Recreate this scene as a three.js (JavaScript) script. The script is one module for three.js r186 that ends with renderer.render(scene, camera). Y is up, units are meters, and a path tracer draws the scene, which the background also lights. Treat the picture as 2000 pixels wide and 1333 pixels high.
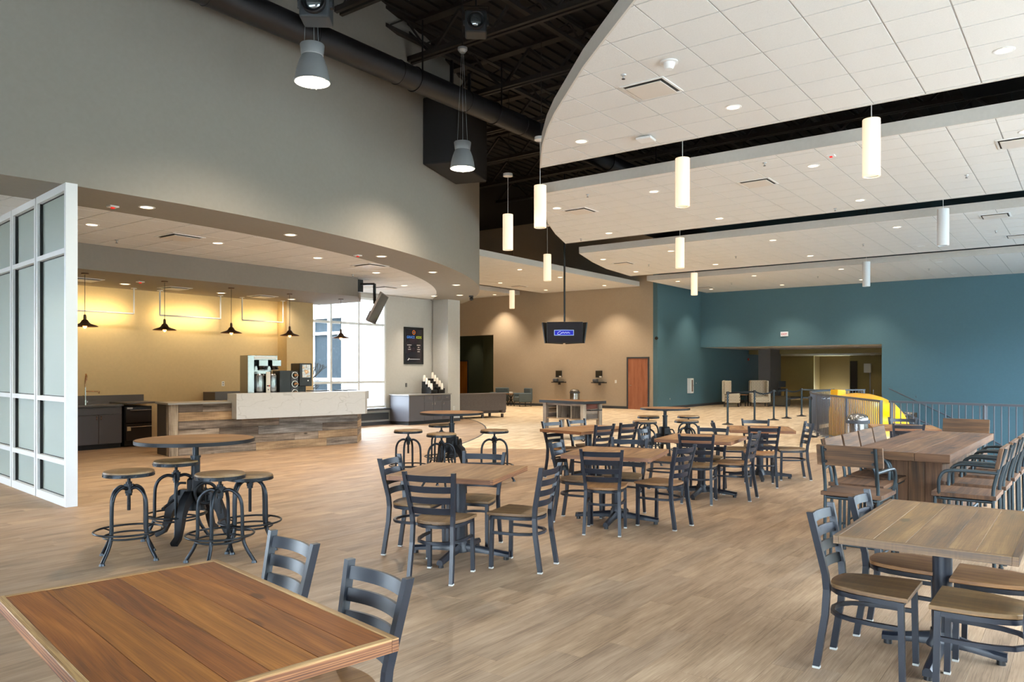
import * as THREE from 'three';
import { RoundedBoxGeometry } from 'three/addons/geometries/RoundedBoxGeometry.js';
import { mergeGeometries, mergeVertices, toCreasedNormals } from 'three/addons/utils/BufferGeometryUtils.js';
import { RectAreaLightUniformsLib } from 'three/addons/lights/RectAreaLightUniformsLib.js';

// ---------------------------------------------------------------- camera, sky, exposure
const scene = new THREE.Scene();
const camera = new THREE.PerspectiveCamera(2 * Math.atan(666.5 / 1510) * 180 / Math.PI, 2000 / 1333, 0.05, 300);
camera.position.set(0, 1.65, 0);
camera.lookAt(0, 1.65, -10);
camera.setViewOffset(2000, 1333, 0, -56.5, 2000, 1333);          // shift lens: verticals stay vertical
RectAreaLightUniformsLib.init();
const renderer = new THREE.WebGLRenderer();
renderer.toneMapping = THREE.LinearToneMapping;
renderer.toneMappingExposure = 1.0;
renderer.shadowMap.enabled = true;
scene.background = new THREE.Color().setRGB(0.73, 0.87, 1.0);     // bright overcast sky
scene.backgroundIntensity = 30.0;
const WARM = new THREE.Color().setRGB(1.0, 0.83, 0.63);
const DOWN_I = 20, CAFE_I = 15, BAR_I = 3, BAY_I = 50;

// ---------------------------------------------------------------- places
// Plan coordinates: X to the right, D away from the camera.  The building has its own axes: s runs away to the right, t to the right and nearer.
const P = (X, D, y = 0) => new THREE.Vector3(X, y, -D);
const ST = (s, t, y = 0) => new THREE.Vector3(0.6 * s + 0.8 * t, y, -(0.8 * s - 0.6 * t));
const TH = Math.atan2(-0.6, 0.8);                                 // turn of the building: local x = t, local z = -s
const turnOf = (fx, fd) => Math.atan2(fx, -fd);                   // turn that points local +z along (fx, fd)
const YC = 3.9, YB = 3.44, YK = 5.15, YR = 8.4;                   // cafe ceiling, bar ceiling, ceiling clouds, roof deck
const RC = { s: 5.9, t: -27.15, R: 17.28, Ri: 16.05 };            // the round cafe

let seed = 7;
const rnd = () => { seed = (seed * 1664525 + 1013904223) >>> 0; return seed / 4294967296; };
const rr = (a, b) => a + (b - a) * rnd();
const pick = (a) => a[Math.floor(rnd() * a.length)];
const lerp = (a, b, t) => a + (b - a) * t;
const clamp = (x, a = 0, b = 1) => Math.min(b, Math.max(a, x));

// ---------------------------------------------------------------- textures
const hash = (x, y, s) => { let h = Math.imul(x, 374761393) ^ Math.imul(y, 668265263) ^ Math.imul(s, 2147483647); h = Math.imul(h ^ (h >>> 13), 1274126177); return ((h ^ (h >>> 16)) >>> 0) / 4294967296; };
function pn(x, y, px, py, s) {                                    // value noise with period px, py
  const xi = Math.floor(x), yi = Math.floor(y), fx = x - xi, fy = y - yi, u = fx * fx * (3 - 2 * fx), v = fy * fy * (3 - 2 * fy);
  const m = (a, p) => ((a % p) + p) % p, x0 = m(xi, px), x1 = m(xi + 1, px), y0 = m(yi, py), y1 = m(yi + 1, py);
  return lerp(lerp(hash(x0, y0, s), hash(x1, y0, s), u), lerp(hash(x0, y1, s), hash(x1, y1, s), u), v);
}
const fbm = (u, v, fx, fy, s, n = 3) => { let a = 0, w = 0.5, t = 0; for (let i = 0; i < n; i++) { a += w * pn(u * fx, v * fy, fx, fy, s + i); t += w; w *= 0.5; fx *= 2; fy *= 2; } return a / t; };
function dataTex(w, h, f, metresU, metresV, srgb = true) {
  const d = new Uint8Array(w * h * 4);
  for (let j = 0; j < h; j++) for (let i = 0; i < w; i++) {
    const c = f(i / w, j / h), o = (j * w + i) * 4;
    d[o] = clamp(c[0], 0, 255); d[o + 1] = clamp(c[1], 0, 255); d[o + 2] = clamp(c[2], 0, 255); d[o + 3] = 255;
  }
  const t = new THREE.DataTexture(d, w, h); t.magFilter = THREE.LinearFilter; t.minFilter = THREE.LinearFilter;
  t.wrapS = t.wrapT = THREE.RepeatWrapping; t.repeat.set(1 / metresU, 1 / metresV);
  if (srgb) t.colorSpace = THREE.SRGBColorSpace;
  t.needsUpdate = true; return t;
}
const hex = (h) => [(h >> 16) & 255, (h >> 8) & 255, h & 255];
const mix3 = (a, b, t) => [lerp(a[0], b[0], t), lerp(a[1], b[1], t), lerp(a[2], b[2], t)];
function woodTex(o) {                                             // grain runs along u
  const { dark, mid, light, w = 1024, h = 512, mu = 1.6, mv = 0.5, rings = 9, ringAmt = 0.3, fibre = 0.4, patch = 0.45, knots = [], s = 1, saw = 0 } = o;
  const D = hex(dark), M = hex(mid), L = hex(light);
  return dataTex(w, h, (u, v) => {
    let k = 0, vv = v + 0.05 * (fbm(u, v, 3, 3, s, 2) - 0.5);
    for (const [ku, kv, kr] of knots) {
      let du = u - ku, dv = v - kv; du -= Math.round(du); dv -= Math.round(dv); du *= mu / mv * 0.42;
      const r = Math.hypot(du, dv) / kr; vv += 0.6 * kr * Math.sign(dv) * Math.exp(-r * r * 0.35) * (1 - Math.exp(-r * r)); k = Math.max(k, clamp(1.35 - r));
    }
    const f1 = pn(u * 7, vv * 150, 7, 150, s + 11), f2 = pn(u * 24, vv * 300, 24, 300, s + 12), pa = fbm(u, v, 3, 4, s + 20, 4);
    const ri = 0.5 + 0.5 * Math.sin(6.2832 * (vv * rings + 1.6 * fbm(u, v, 2, 3, s + 31, 2)));
    let t = 0.5 + fibre * (0.6 * (f1 - 0.5) + 0.4 * (f2 - 0.5)) * 1.6 + patch * (pa - 0.5) * 1.6 + ringAmt * (Math.pow(ri, 2.2) - 0.4);
    if (saw) t += saw * (pn(u * 190, v * 5, 190, 5, s + 41) - 0.5);
    t = clamp(t - k * 0.9);
    return t < 0.5 ? mix3(D, M, t * 2) : mix3(M, L, t * 2 - 1);
  }, mu, mv);
}
const cv = (w, h, f) => { const c = document.createElement('canvas'); c.width = w; c.height = h; f(c.getContext('2d'), w, h); const t = new THREE.CanvasTexture(c); t.colorSpace = THREE.SRGBColorSpace; return t; };

const T = {
  floor: [1, 2, 3].map((k) => woodTex({ dark: [0x6c5742, 0x6f5943, 0x695542][k - 1], mid: [0x997f66, 0x9d8369, 0x957d66][k - 1], light: [0xb8a085, 0xbca488, 0xb49d84][k - 1], mu: 1.22, mv: 0.54, rings: 5, ringAmt: 0.12, fibre: 0.38, patch: 0.46, s: 100 * k})),
  pale: [4, 5].map((k) => woodTex({ dark: [0xa8906f, 0xb09a7c][k - 4], mid: [0xcbb595, 0xd2bd9f][k - 4], light: [0xe2d0b4, 0xe6d6bd][k - 4], w: 512, h: 256, mu: 1.22, mv: 0.54, rings: 5, ringAmt: 0.2, patch: 0.8, s: 100 * k })),
  amber: [0, 1, 2].map((k) => woodTex({ dark: [0x683a14, 0x6f4116, 0x603410][k], mid: [0x8f5119, 0x96591a, 0x884a15][k], light: [0xb3702c, 0xb87830, 0xa96425][k], mu: 1.6, mv: 0.5, rings: 8, ringAmt: 0.22, fibre: 0.34, patch: 0.42, s: 310 + k * 40, knots: [[[0.25, 0.3, 0.07], [0.62, 0.75, 0.05]], [[0.5, 0.5, 0.05]], [[0.12, 0.7, 0.06], [0.8, 0.2, 0.04]]][k] })),
  honey: [0, 1].map((k) => woodTex({ dark: [0x5f3b1c, 0x57341a][k], mid: [0x8a633c, 0x825b36][k], light: [0xa98458, 0xa0794e][k], w: 512, h: 256, mu: 1.4, mv: 0.5, rings: 6, ringAmt: 0.2, fibre: 0.3, patch: 0.6, s: 510 + k * 33 })),
  grey: [0, 1, 2].map((k) => woodTex({ dark: [0x4d3d2e, 0x54452f, 0x473a30][k], mid: [0x745738, 0x795b38, 0x6f5438][k], light: [0x967951, 0x9a7c51, 0x907451][k], mu: 1.6, mv: 0.5, rings: 6, ringAmt: 0.16, fibre: 0.32, patch: 0.55, saw: 0.12, s: 610 + k * 37, knots: [[[0.4, 0.4, 0.04]], [[0.75, 0.3, 0.05]], []][k] })),
  edge: woodTex({ dark: 0x6b4a28, mid: 0xa88050, light: 0xd3ae78, w: 512, h: 128, mu: 1.2, mv: 0.12, rings: 3, fibre: 0.6, s: 800 }),
  redEdge: woodTex({ dark: 0x4a2a18, mid: 0x7b4d2e, light: 0xa2724a, w: 512, h: 128, mu: 1.0, mv: 0.07, rings: 7, ringAmt: 0.6, fibre: 0.5, s: 830 }),
  barn: [0, 1, 2, 3, 4, 5].map((k) => woodTex({ dark: [0x3e3630, 0x4a4038, 0x46423f, 0x5c4a38, 0x3a322d, 0x50463a][k], mid: [0x6e6258, 0x85776a, 0x7b7672, 0x957b5f, 0x5f544b, 0x8a7c6c][k], light: [0x9a8d80, 0xb0a293, 0xa9a5a2, 0xc0a582, 0x84786e, 0xb6a894][k], w: 512, h: 256, mu: 1.4, mv: 0.34, rings: 5, ringAmt: 0.16, fibre: 0.42, patch: 0.6, saw: 0.1, s: 900 + k * 19, knots: k % 2 ? [[0.3, 0.5, 0.05]] : [] })),
  stain: [0, 1].map((k) => woodTex({ dark: [0x2c2018, 0x33261c][k], mid: [0x553924, 0x5e422a][k], light: [0x74553c, 0x806042][k], mu: 1.6, mv: 0.5, rings: 7, ringAmt: 0.2, fibre: 0.38, patch: 0.5, s: 1100 + k * 31, knots: [[0.35, 0.6, 0.05]] })),
  door: woodTex({ dark: 0x7c4a30, mid: 0xa3664a, light: 0xb77d5f, w: 256, h: 256, mu: 2.2, mv: 0.9, rings: 5, ringAmt: 0.15, fibre: 0.4, patch: 0.35, s: 1210 }),
  orange: woodTex({ dark: 0x9a5416, mid: 0xc4741f, light: 0xd98c35, w: 256, h: 256, mu: 2.2, mv: 0.9, rings: 5, ringAmt: 0.15, fibre: 0.4, patch: 0.35, s: 1240 }),
  paint: dataTex(256, 256, (u, v) => { const n = 238 + 7 * (fbm(u, v, 60, 60, 5, 2) - 0.5) + 5 * (fbm(u, v, 3, 3, 9, 3) - 0.5); return [n, n, n]; }, 2.4, 2.4),
  rough: dataTex(256, 256, (u, v) => { const n = 128 + 90 * (fbm(u, v, 90, 90, 15, 2) - 0.5); return [n, n, n]; }, 0.8, 0.8, false),
  speck: dataTex(256, 256, (u, v) => { const n = 236 + 16 * (fbm(u, v, 90, 90, 25, 2) - 0.5) - (hash(Math.floor(u * 256), Math.floor(v * 256), 77) > 0.985 ? 28 : 0); return [n, n, n]; }, 0.61, 0.61),
  quartz: dataTex(512, 256, (u, v) => { const r = Math.abs(fbm(u, v, 4, 4, 61, 4) - 0.5), n = 212 - (r < 0.008 ? 16 : 0) + 5 * (fbm(u, v, 60, 60, 66, 2) - 0.5); return [n, n - 1, n - 3]; }, 2.4, 1.2),
  hexa: dataTex(256, 256, (u, v) => {                             // woven pattern of the wing chairs
    const y = v * 8, row = Math.floor(y), x = u * 8 + (row & 1) * 0.5, fx = Math.abs(x - Math.floor(x) - 0.5), fy = Math.abs(y - row - 0.5), d = fx + fy * 0.9;
    return d < 0.3 ? hex(0x3f342c) : d < 0.36 ? hex(0x8c7c68) : hex(0xcfc1a8);
  }, 0.5, 0.5),
  weave: dataTex(256, 256, (u, v) => { const n = 150 + 60 * (fbm(u, v, 80, 80, 71, 2) - 0.5) + 26 * Math.sin(u * 402) * Math.sin(v * 402); return [n, n, n]; }, 0.5, 0.5),
  brushed: dataTex(256, 256, (u, v) => { const n = 128 + 70 * (pn(u * 120, v * 3, 120, 3, 81) - 0.5); return [n, n, n]; }, 0.3, 0.6, false),
};

// ---------------------------------------------------------------- materials
const std = (color, roughness = 0.6, metalness = 0, extra = {}) => new THREE.MeshStandardMaterial({ color, roughness, metalness, ...extra });
const painted = (color, rough = 0.75) => std(color, rough, 0, { map: T.paint });
const M = {
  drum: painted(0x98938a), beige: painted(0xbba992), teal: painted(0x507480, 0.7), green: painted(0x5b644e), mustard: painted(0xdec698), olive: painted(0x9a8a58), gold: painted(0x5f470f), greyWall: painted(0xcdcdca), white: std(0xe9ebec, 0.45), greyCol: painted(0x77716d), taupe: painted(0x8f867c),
  tile: std(0xf1f1f0, 0.9, 0, { map: T.speck }), grid: std(0xaeaeac, 0.6), fascia: painted(0xe2ded8), black: std(0x141312, 0.8), deck: std(0x100e0d, 0.85), steel: std(0x231f1d, 0.7), duct: std(0x191a1e, 0.5, 0.0),
  base: std(0x3b3f45, 0.6), plinth: std(0x23262b, 0.7),
  frame: std(0xe3e8ec, 0.35, 0.1), gasket: std(0x16181c, 0.6), alu: std(0xaeb9c0, 0.4, 0.5),
  glass: new THREE.MeshPhysicalMaterial({ color: 0xffffff, roughness: 0.02, transmission: 1, thickness: 0, ior: 1.45 }),
  frosted: new THREE.MeshPhysicalMaterial({ color: 0xa9b9b1, roughness: 0.5, transmission: 0.55, thickness: 0, ior: 1.45 }),
  chair: std(0x161c27, 0.38, 0.0), tip: std(0xb9b9b4, 0.5), tube: std(0x2f3a40, 0.35, 0.5), iron: std(0x23282e, 0.36, 0.55), darkIron: std(0x1a1c20, 0.5, 0.4), bolt: std(0x3d4247, 0.35, 0.7),
  steelBright: std(0xa3a5a7, 0.34, 1, { roughnessMap: T.brushed }), chrome: std(0xe2e2e2, 0.1, 1), brushedAlu: std(0xb4b8bb, 0.34, 0.55), copper: std(0xb88a66, 0.2, 1),
  laminate: std(0x5b5a60, 0.45), laminateDark: std(0x3b3431, 0.5), counter: std(0x8d8a86, 0.35), counterDark: std(0x5f5a58, 0.35), darkSteel: std(0x4a4544, 0.3, 0.7), plastic: std(0x17181b, 0.35), blackGloss: std(0x0b0c0e, 0.12),
  quartz: std(0xdfe3e8, 0.3, 0, { map: T.quartz }), railing: std(0x565a62, 0.45, 0.3), yellow: new THREE.MeshPhysicalMaterial({ color: 0xf6b400, roughness: 0.3, clearcoat: 0.4 }),
  sofa: std(0xa89a94, 0.9, 0, { map: T.weave }), blueFabric: std(0x93a6ae, 0.9, 0, { map: T.weave }), hexa: std(0xffffff, 0.85, 0, { map: T.hexa }), brownFabric: std(0x94805f, 0.9, 0, { map: T.weave }),
  bulb: std(0xffc890, 0.5, 0, { emissive: 0xffa040, emissiveIntensity: 22 }), lens: std(0xfff0dc, 0.5, 0, { emissive: 0xffe2bb, emissiveIntensity: 5 }), bayLens: std(0xffffff, 0.5, 0, { emissive: 0xfff0d8, emissiveIntensity: 7 }),
  acrylic: std(0xfff2e0, 0.55, 0, { emissive: 0xffe0b8, emissiveIntensity: 0.75 }), strip: std(0xfff0d0, 0.5, 0, { emissive: 0xffdc9a, emissiveIntensity: 3 }), acrylicOff: std(0xe8edf2, 0.5), red: std(0xb02018, 0.5), ledRed: std(0x7a0f0c, 0.5, 0, { emissive: 0xff1c10, emissiveIntensity: 0.8 }),
  cup: std(0xf1ece2, 0.6), pageWhite: std(0xdedbd4, 0.7), tan: std(0xc7b38f, 0.6), stairs: std(0x3a3d43, 0.8), concrete: std(0x8f8f8d, 0.85), extWhite: std(0xe6e8ea, 0.8), extGlass: new THREE.MeshPhysicalMaterial({ color: 0x2a3034, roughness: 0.8, specularIntensity: 0.02 }), grass: std(0x9a9a94, 0.95), hill: std(0x4c4f40, 0.95), bark: new THREE.MeshPhysicalMaterial({ color: 0x2b2824, roughness: 0.95, specularIntensity: 0.0 }),
  handle: std(0xd8d3ca, 0.25, 1), lampIron: std(0x5a4334, 0.4, 0.5), speaker: std(0x1b1c1f, 0.85),
};
const W = (tex, rough = 0.55, extra = {}) => tex.map((t) => std(0xffffff, rough, 0, { map: t, ...extra }));
const MW = { floor: W(T.floor, 0.5), pale: W(T.pale, 0.5), amber: W(T.amber, 0.6), honey: W(T.honey, 0.5), grey: W(T.grey, 0.5), barn: W(T.barn, 0.85), stain: W(T.stain, 0.75), edge: W([T.edge], 0.5)[0], redEdge: W([T.redEdge], 0.5)[0], door: W([T.door], 0.45)[0], orange: W([T.orange], 0.4)[0] };

// ---------------------------------------------------------------- geometry
const V = (x, y, z) => new THREE.Vector3(x, y, z);
function clean(g) {
  let n = g.index ? g.toNonIndexed() : g;
  for (const k of Object.keys(n.attributes)) if (!['position', 'normal', 'uv'].includes(k)) n.deleteAttribute(k);
  if (!n.attributes.normal) n.computeVertexNormals();
  if (!n.attributes.uv) n.setAttribute('uv', new THREE.BufferAttribute(new Float32Array(n.attributes.position.count * 2), 2));
  n.groups.length = 0; return n;
}
const J = (...gs) => { const l = gs.flat().map(clean); return l.length === 1 ? l[0] : mergeGeometries(l); };
function uvBox(g, { along = null, ou = rnd() * 3, ov = rnd() * 3 } = {}) {   // flat mapping in metres, u along the longest side
  g = clean(g); const p = g.attributes.position, uv = new Float32Array(p.count * 2);
  if (!along) { g.computeBoundingBox(); const z = g.boundingBox.getSize(V(0, 0, 0)); along = z.x >= z.y && z.x >= z.z ? 'x' : z.z >= z.y ? 'z' : 'y'; }
  const a = V(0, 0, 0), b = V(0, 0, 0), c = V(0, 0, 0), ax = ['x', 'y', 'z'];
  for (let i = 0; i < p.count; i += 3) {
    a.fromBufferAttribute(p, i); b.fromBufferAttribute(p, i + 1); c.fromBufferAttribute(p, i + 2);
    const n = b.clone().sub(a).cross(c.clone().sub(a)), m = ax.reduce((q, k) => (Math.abs(n[k]) > Math.abs(n[q]) ? k : q), 'x'), rest = ax.filter((k) => k !== m);
    const ku = rest.includes(along) ? along : rest[0], kv = rest.find((k) => k !== ku);
    [a, b, c].forEach((q, j) => { uv[(i + j) * 2] = q[ku] + ou; uv[(i + j) * 2 + 1] = q[kv] + ov; });
  }
  g.setAttribute('uv', new THREE.BufferAttribute(uv, 2)); return g;
}
const bx = (w, h, d, x = 0, y = 0, z = 0) => new THREE.BoxGeometry(w, h, d).translate(x, y, z);                       // centred
const rb = (w, h, d, x = 0, y = 0, z = 0, r = 0.004, n = 1) => new RoundedBoxGeometry(w, h, d, n, Math.min(r, w / 2.01, h / 2.01, d / 2.01)).translate(x, y, z);
const cy = (r1, r2, h, x = 0, y = 0, z = 0, n = 24, open = false) => new THREE.CylinderGeometry(r1, r2, h, n, 1, open).translate(x, y, z);
const lathe = (pts, n = 32, x = 0, y = 0, z = 0) => toCreasedNormals(new THREE.LatheGeometry(pts.map(([a, b]) => new THREE.Vector2(a, b)), n), 0.6).translate(x, y, z);
function tube(pts, r, n = 8, seg = 0, closed = false, smooth = true) {
  const v = pts.map((p) => (p.isVector3 ? p : V(...p)));
  const c = smooth ? new THREE.CatmullRomCurve3(v, closed, 'centripetal') : (() => { const q = new THREE.CurvePath(); for (let i = 1; i < v.length; i++) q.add(new THREE.LineCurve3(v[i - 1], v[i])); return q; })();
  return new THREE.TubeGeometry(c, seg || (pts.length - 1) * (smooth ? 6 : 1), r, n, closed);
}
function bar(a, b, w, h = w) {                                    // straight square bar between two points
  const A = a.isVector3 ? a : V(...a), B = b.isVector3 ? b : V(...b), d = B.clone().sub(A), g = new THREE.BoxGeometry(w, h, d.length()), m = new THREE.Matrix4();
  const up = Math.abs(d.y) > 0.99 * d.length() ? V(0, 0, 1) : V(0, 1, 0);
  m.lookAt(B, A, up).setPosition(A.clone().add(B).multiplyScalar(0.5)); return g.applyMatrix4(m);
}
const rod = (a, b, r, n = 8) => { const A = a.isVector3 ? a : V(...a), B = b.isVector3 ? b : V(...b), d = B.clone().sub(A), g = new THREE.CylinderGeometry(r, r, d.length(), n); return g.applyMatrix4(new THREE.Matrix4().compose(A.clone().add(B).multiplyScalar(0.5), new THREE.Quaternion().setFromUnitVectors(V(0, 1, 0), d.normalize()), V(1, 1, 1))); };
function loft(secs, caps = true) {                                // secs: arrays of points of equal length
  const pos = [], n = secs[0].length, tri = (a, b, c) => pos.push(...a, ...b, ...c);
  for (let i = 0; i + 1 < secs.length; i++) for (let k = 0; k < n; k++) { const a = secs[i][k], b = secs[i][(k + 1) % n], c = secs[i + 1][k], d = secs[i + 1][(k + 1) % n]; tri(a, b, c); tri(b, d, c); }
  if (caps) for (let k = 1; k + 1 < n; k++) { tri(secs[0][0], secs[0][k + 1], secs[0][k]); const l = secs[secs.length - 1]; tri(l[0], l[k], l[k + 1]); }
  const g = new THREE.BufferGeometry(); g.setAttribute('position', new THREE.Float32BufferAttribute(pos, 3)); g.computeVertexNormals(); return g;
}
const rectSec = (x, y, z, w, d) => [[x - w / 2, y, z - d / 2], [x - w / 2, y, z + d / 2], [x + w / 2, y, z + d / 2], [x + w / 2, y, z - d / 2]];
function prism(poly, y0, y1, smooth = false) {                    // poly: [[x, z]...] plan outline, any winding
  const sh = new THREE.Shape(poly.map(([x, z]) => new THREE.Vector2(x, -z)));
  const g = new THREE.ExtrudeGeometry(sh, { depth: y1 - y0, bevelEnabled: false, curveSegments: 1 }).rotateX(-Math.PI / 2).translate(0, y0, 0);
  return g;
}
const arcPts = (R, f0, f1, n) => Array.from({ length: n + 1 }, (_, i) => { const f = lerp(f0, f1, i / n); return [RC.s + R * Math.sin(f), RC.t + R * Math.cos(f)]; });
const loc = (s, t) => [t, -s];                                    // building plan to local x, z
const stPrism = (poly, y0, y1) => prism(poly.map(([s, t]) => loc(s, t)), y0, y1);
const stBox = (s0, s1, t0, t1, y0, y1) => bx(Math.abs(t1 - t0), y1 - y0, Math.abs(s1 - s0), (t0 + t1) / 2, (y0 + y1) / 2, -(s0 + s1) / 2);

// ---------------------------------------------------------------- objects
const taken = new Map();
const numbered = (n) => { const k = taken.get(n) || 0; taken.set(n, k + 1); return k ? n + '_' + String(k).padStart(3, '0') : n; };
const shade = (o) => { o.castShadow = true; o.receiveShadow = true; return o; };
function part(name, geo, mat, parent) { const m = shade(new THREE.Mesh(Array.isArray(geo) ? J(...geo) : geo, mat)); m.name = name; parent.add(m); return m; }
function thing(name, label, category, pos = null, turn = 0, group = null) {
  const g = new THREE.Group(); g.name = numbered(name); g.userData = { label, category }; if (group) g.userData.group = group;
  if (pos) g.position.copy(pos); g.rotation.y = turn; scene.add(g); return g;
}
function one(name, label, category, geo, mat, pos = null, turn = 0, group = null) {
  const m = shade(new THREE.Mesh(Array.isArray(geo) ? J(...geo) : geo, mat)); m.name = numbered(name); m.userData = { label, category }; if (group) m.userData.group = group;
  if (pos) m.position.copy(pos); m.rotation.y = turn; scene.add(m); return m;
}
function struct(name, geo, mat, label, category, turned = true) {
  const m = shade(new THREE.Mesh(Array.isArray(geo) ? J(...geo) : geo, mat)); m.name = numbered(name); m.userData = { kind: 'structure', label, category };
  if (turned) m.rotation.y = TH; scene.add(m); return m;
}
function structGroup(name, label, category, turned = true) { const g = new THREE.Group(); g.name = numbered(name); g.userData = { kind: 'structure', label, category }; if (turned) g.rotation.y = TH; scene.add(g); return g; }
function dup(src, pos, turn, label, group) { const c = src.clone(); c.name = numbered(src.name.replace(/_\d{3}$/, '')); c.userData = { ...src.userData, label }; if (group) c.userData.group = group; c.children.forEach((l, i) => { if (l.isSpotLight) l.target = c.children[i + 1]; }); c.position.copy(pos); c.rotation.y = turn; scene.add(c); return c; }
function clip(poly, nx, ny, c) {                                  // keeps nx x + ny y <= c
  const out = []; const d = (p) => nx * p[0] + ny * p[1] - c;
  poly.forEach((p, i) => { const q = poly[(i + 1) % poly.length], a = d(p), b = d(q); if (a <= 0) out.push(p); if ((a < 0 && b > 0) || (a > 0 && b < 0)) { const k = a / (a - b); out.push([lerp(p[0], q[0], k), lerp(p[1], q[1], k)]); } });
  return out;
}
function spot(parent, x, y, z, I, angle, pen, color = WARM, r = 1, tx = x, tz = z) {
  const l = new THREE.SpotLight(color, I, 0, angle, pen, 2); l.position.set(x, y, z); l.castShadow = true; l.shadow.radius = r; l.name = 'lamp_light';
  l.target.position.set(tx, y - 3, tz); parent.add(l); parent.add(l.target); l.target.name = 'lamp_aim'; return l;
}
// ---------------------------------------------------------------- floor
const hole = [[16.0, -3.15]].concat([[7.3, 16.2], [7.47, 17.7], [7.6, 18.9], [7.8, 19.9], [8.15, 20.9], [8.86, 22.0], [9.7, 22.85], [10.7, 23.3]].map(([X, D]) => [0.6 * X + 0.8 * D, 0.8 * X - 0.6 * D]), [[33.55, -5.42], [33.55, 5.1], [14.2, 5.1]]);   // stairwell, s and t
const inside = (poly, p) => { let c = false; for (let i = 0, j = poly.length - 1; i < poly.length; j = i++) { const [xi, yi] = poly[i], [xj, yj] = poly[j]; if ((yi > p[1]) !== (yj > p[1]) && p[0] < ((xj - xi) * (p[1] - yi)) / (yj - yi) + xi) c = !c; } return c; };
function flat(poly, y0, y1, ou, ov) {                             // thin prism over a convex outline, top and sides, uv in metres along s
  const q = poly.map(([s, t]) => [t, -s, s + ou, t + ov]), pos = [], nor = [], uv = [];
  let area = 0; q.forEach((p, i) => { const r = q[(i + 1) % q.length]; area += p[0] * r[1] - r[0] * p[1]; }); if (area > 0) q.reverse();
  const put = (p, y, n) => { pos.push(p[0], y, p[1]); nor.push(...n); uv.push(p[2], p[3]); };
  for (let i = 1; i + 1 < q.length; i++) for (const k of [0, i, i + 1]) put(q[k], y1, [0, 1, 0]);
  for (let i = 1; i + 1 < q.length; i++) for (const k of [0, i + 1, i]) put(q[k], y0, [0, -1, 0]);
  q.forEach((p, i) => { const r = q[(i + 1) % q.length], l = Math.hypot(r[0] - p[0], r[1] - p[1]) || 1, n = [-(r[1] - p[1]) / l, 0, (r[0] - p[0]) / l]; put(p, y0, n); put(r, y0, n); put(r, y1, n); put(p, y0, n); put(r, y1, n); put(p, y1, n); });
  const g = new THREE.BufferGeometry(); g.setAttribute('position', new THREE.Float32BufferAttribute(pos, 3)); g.setAttribute('normal', new THREE.Float32BufferAttribute(nor, 3)); g.setAttribute('uv', new THREE.Float32BufferAttribute(uv, 2)); return g;
}
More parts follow.
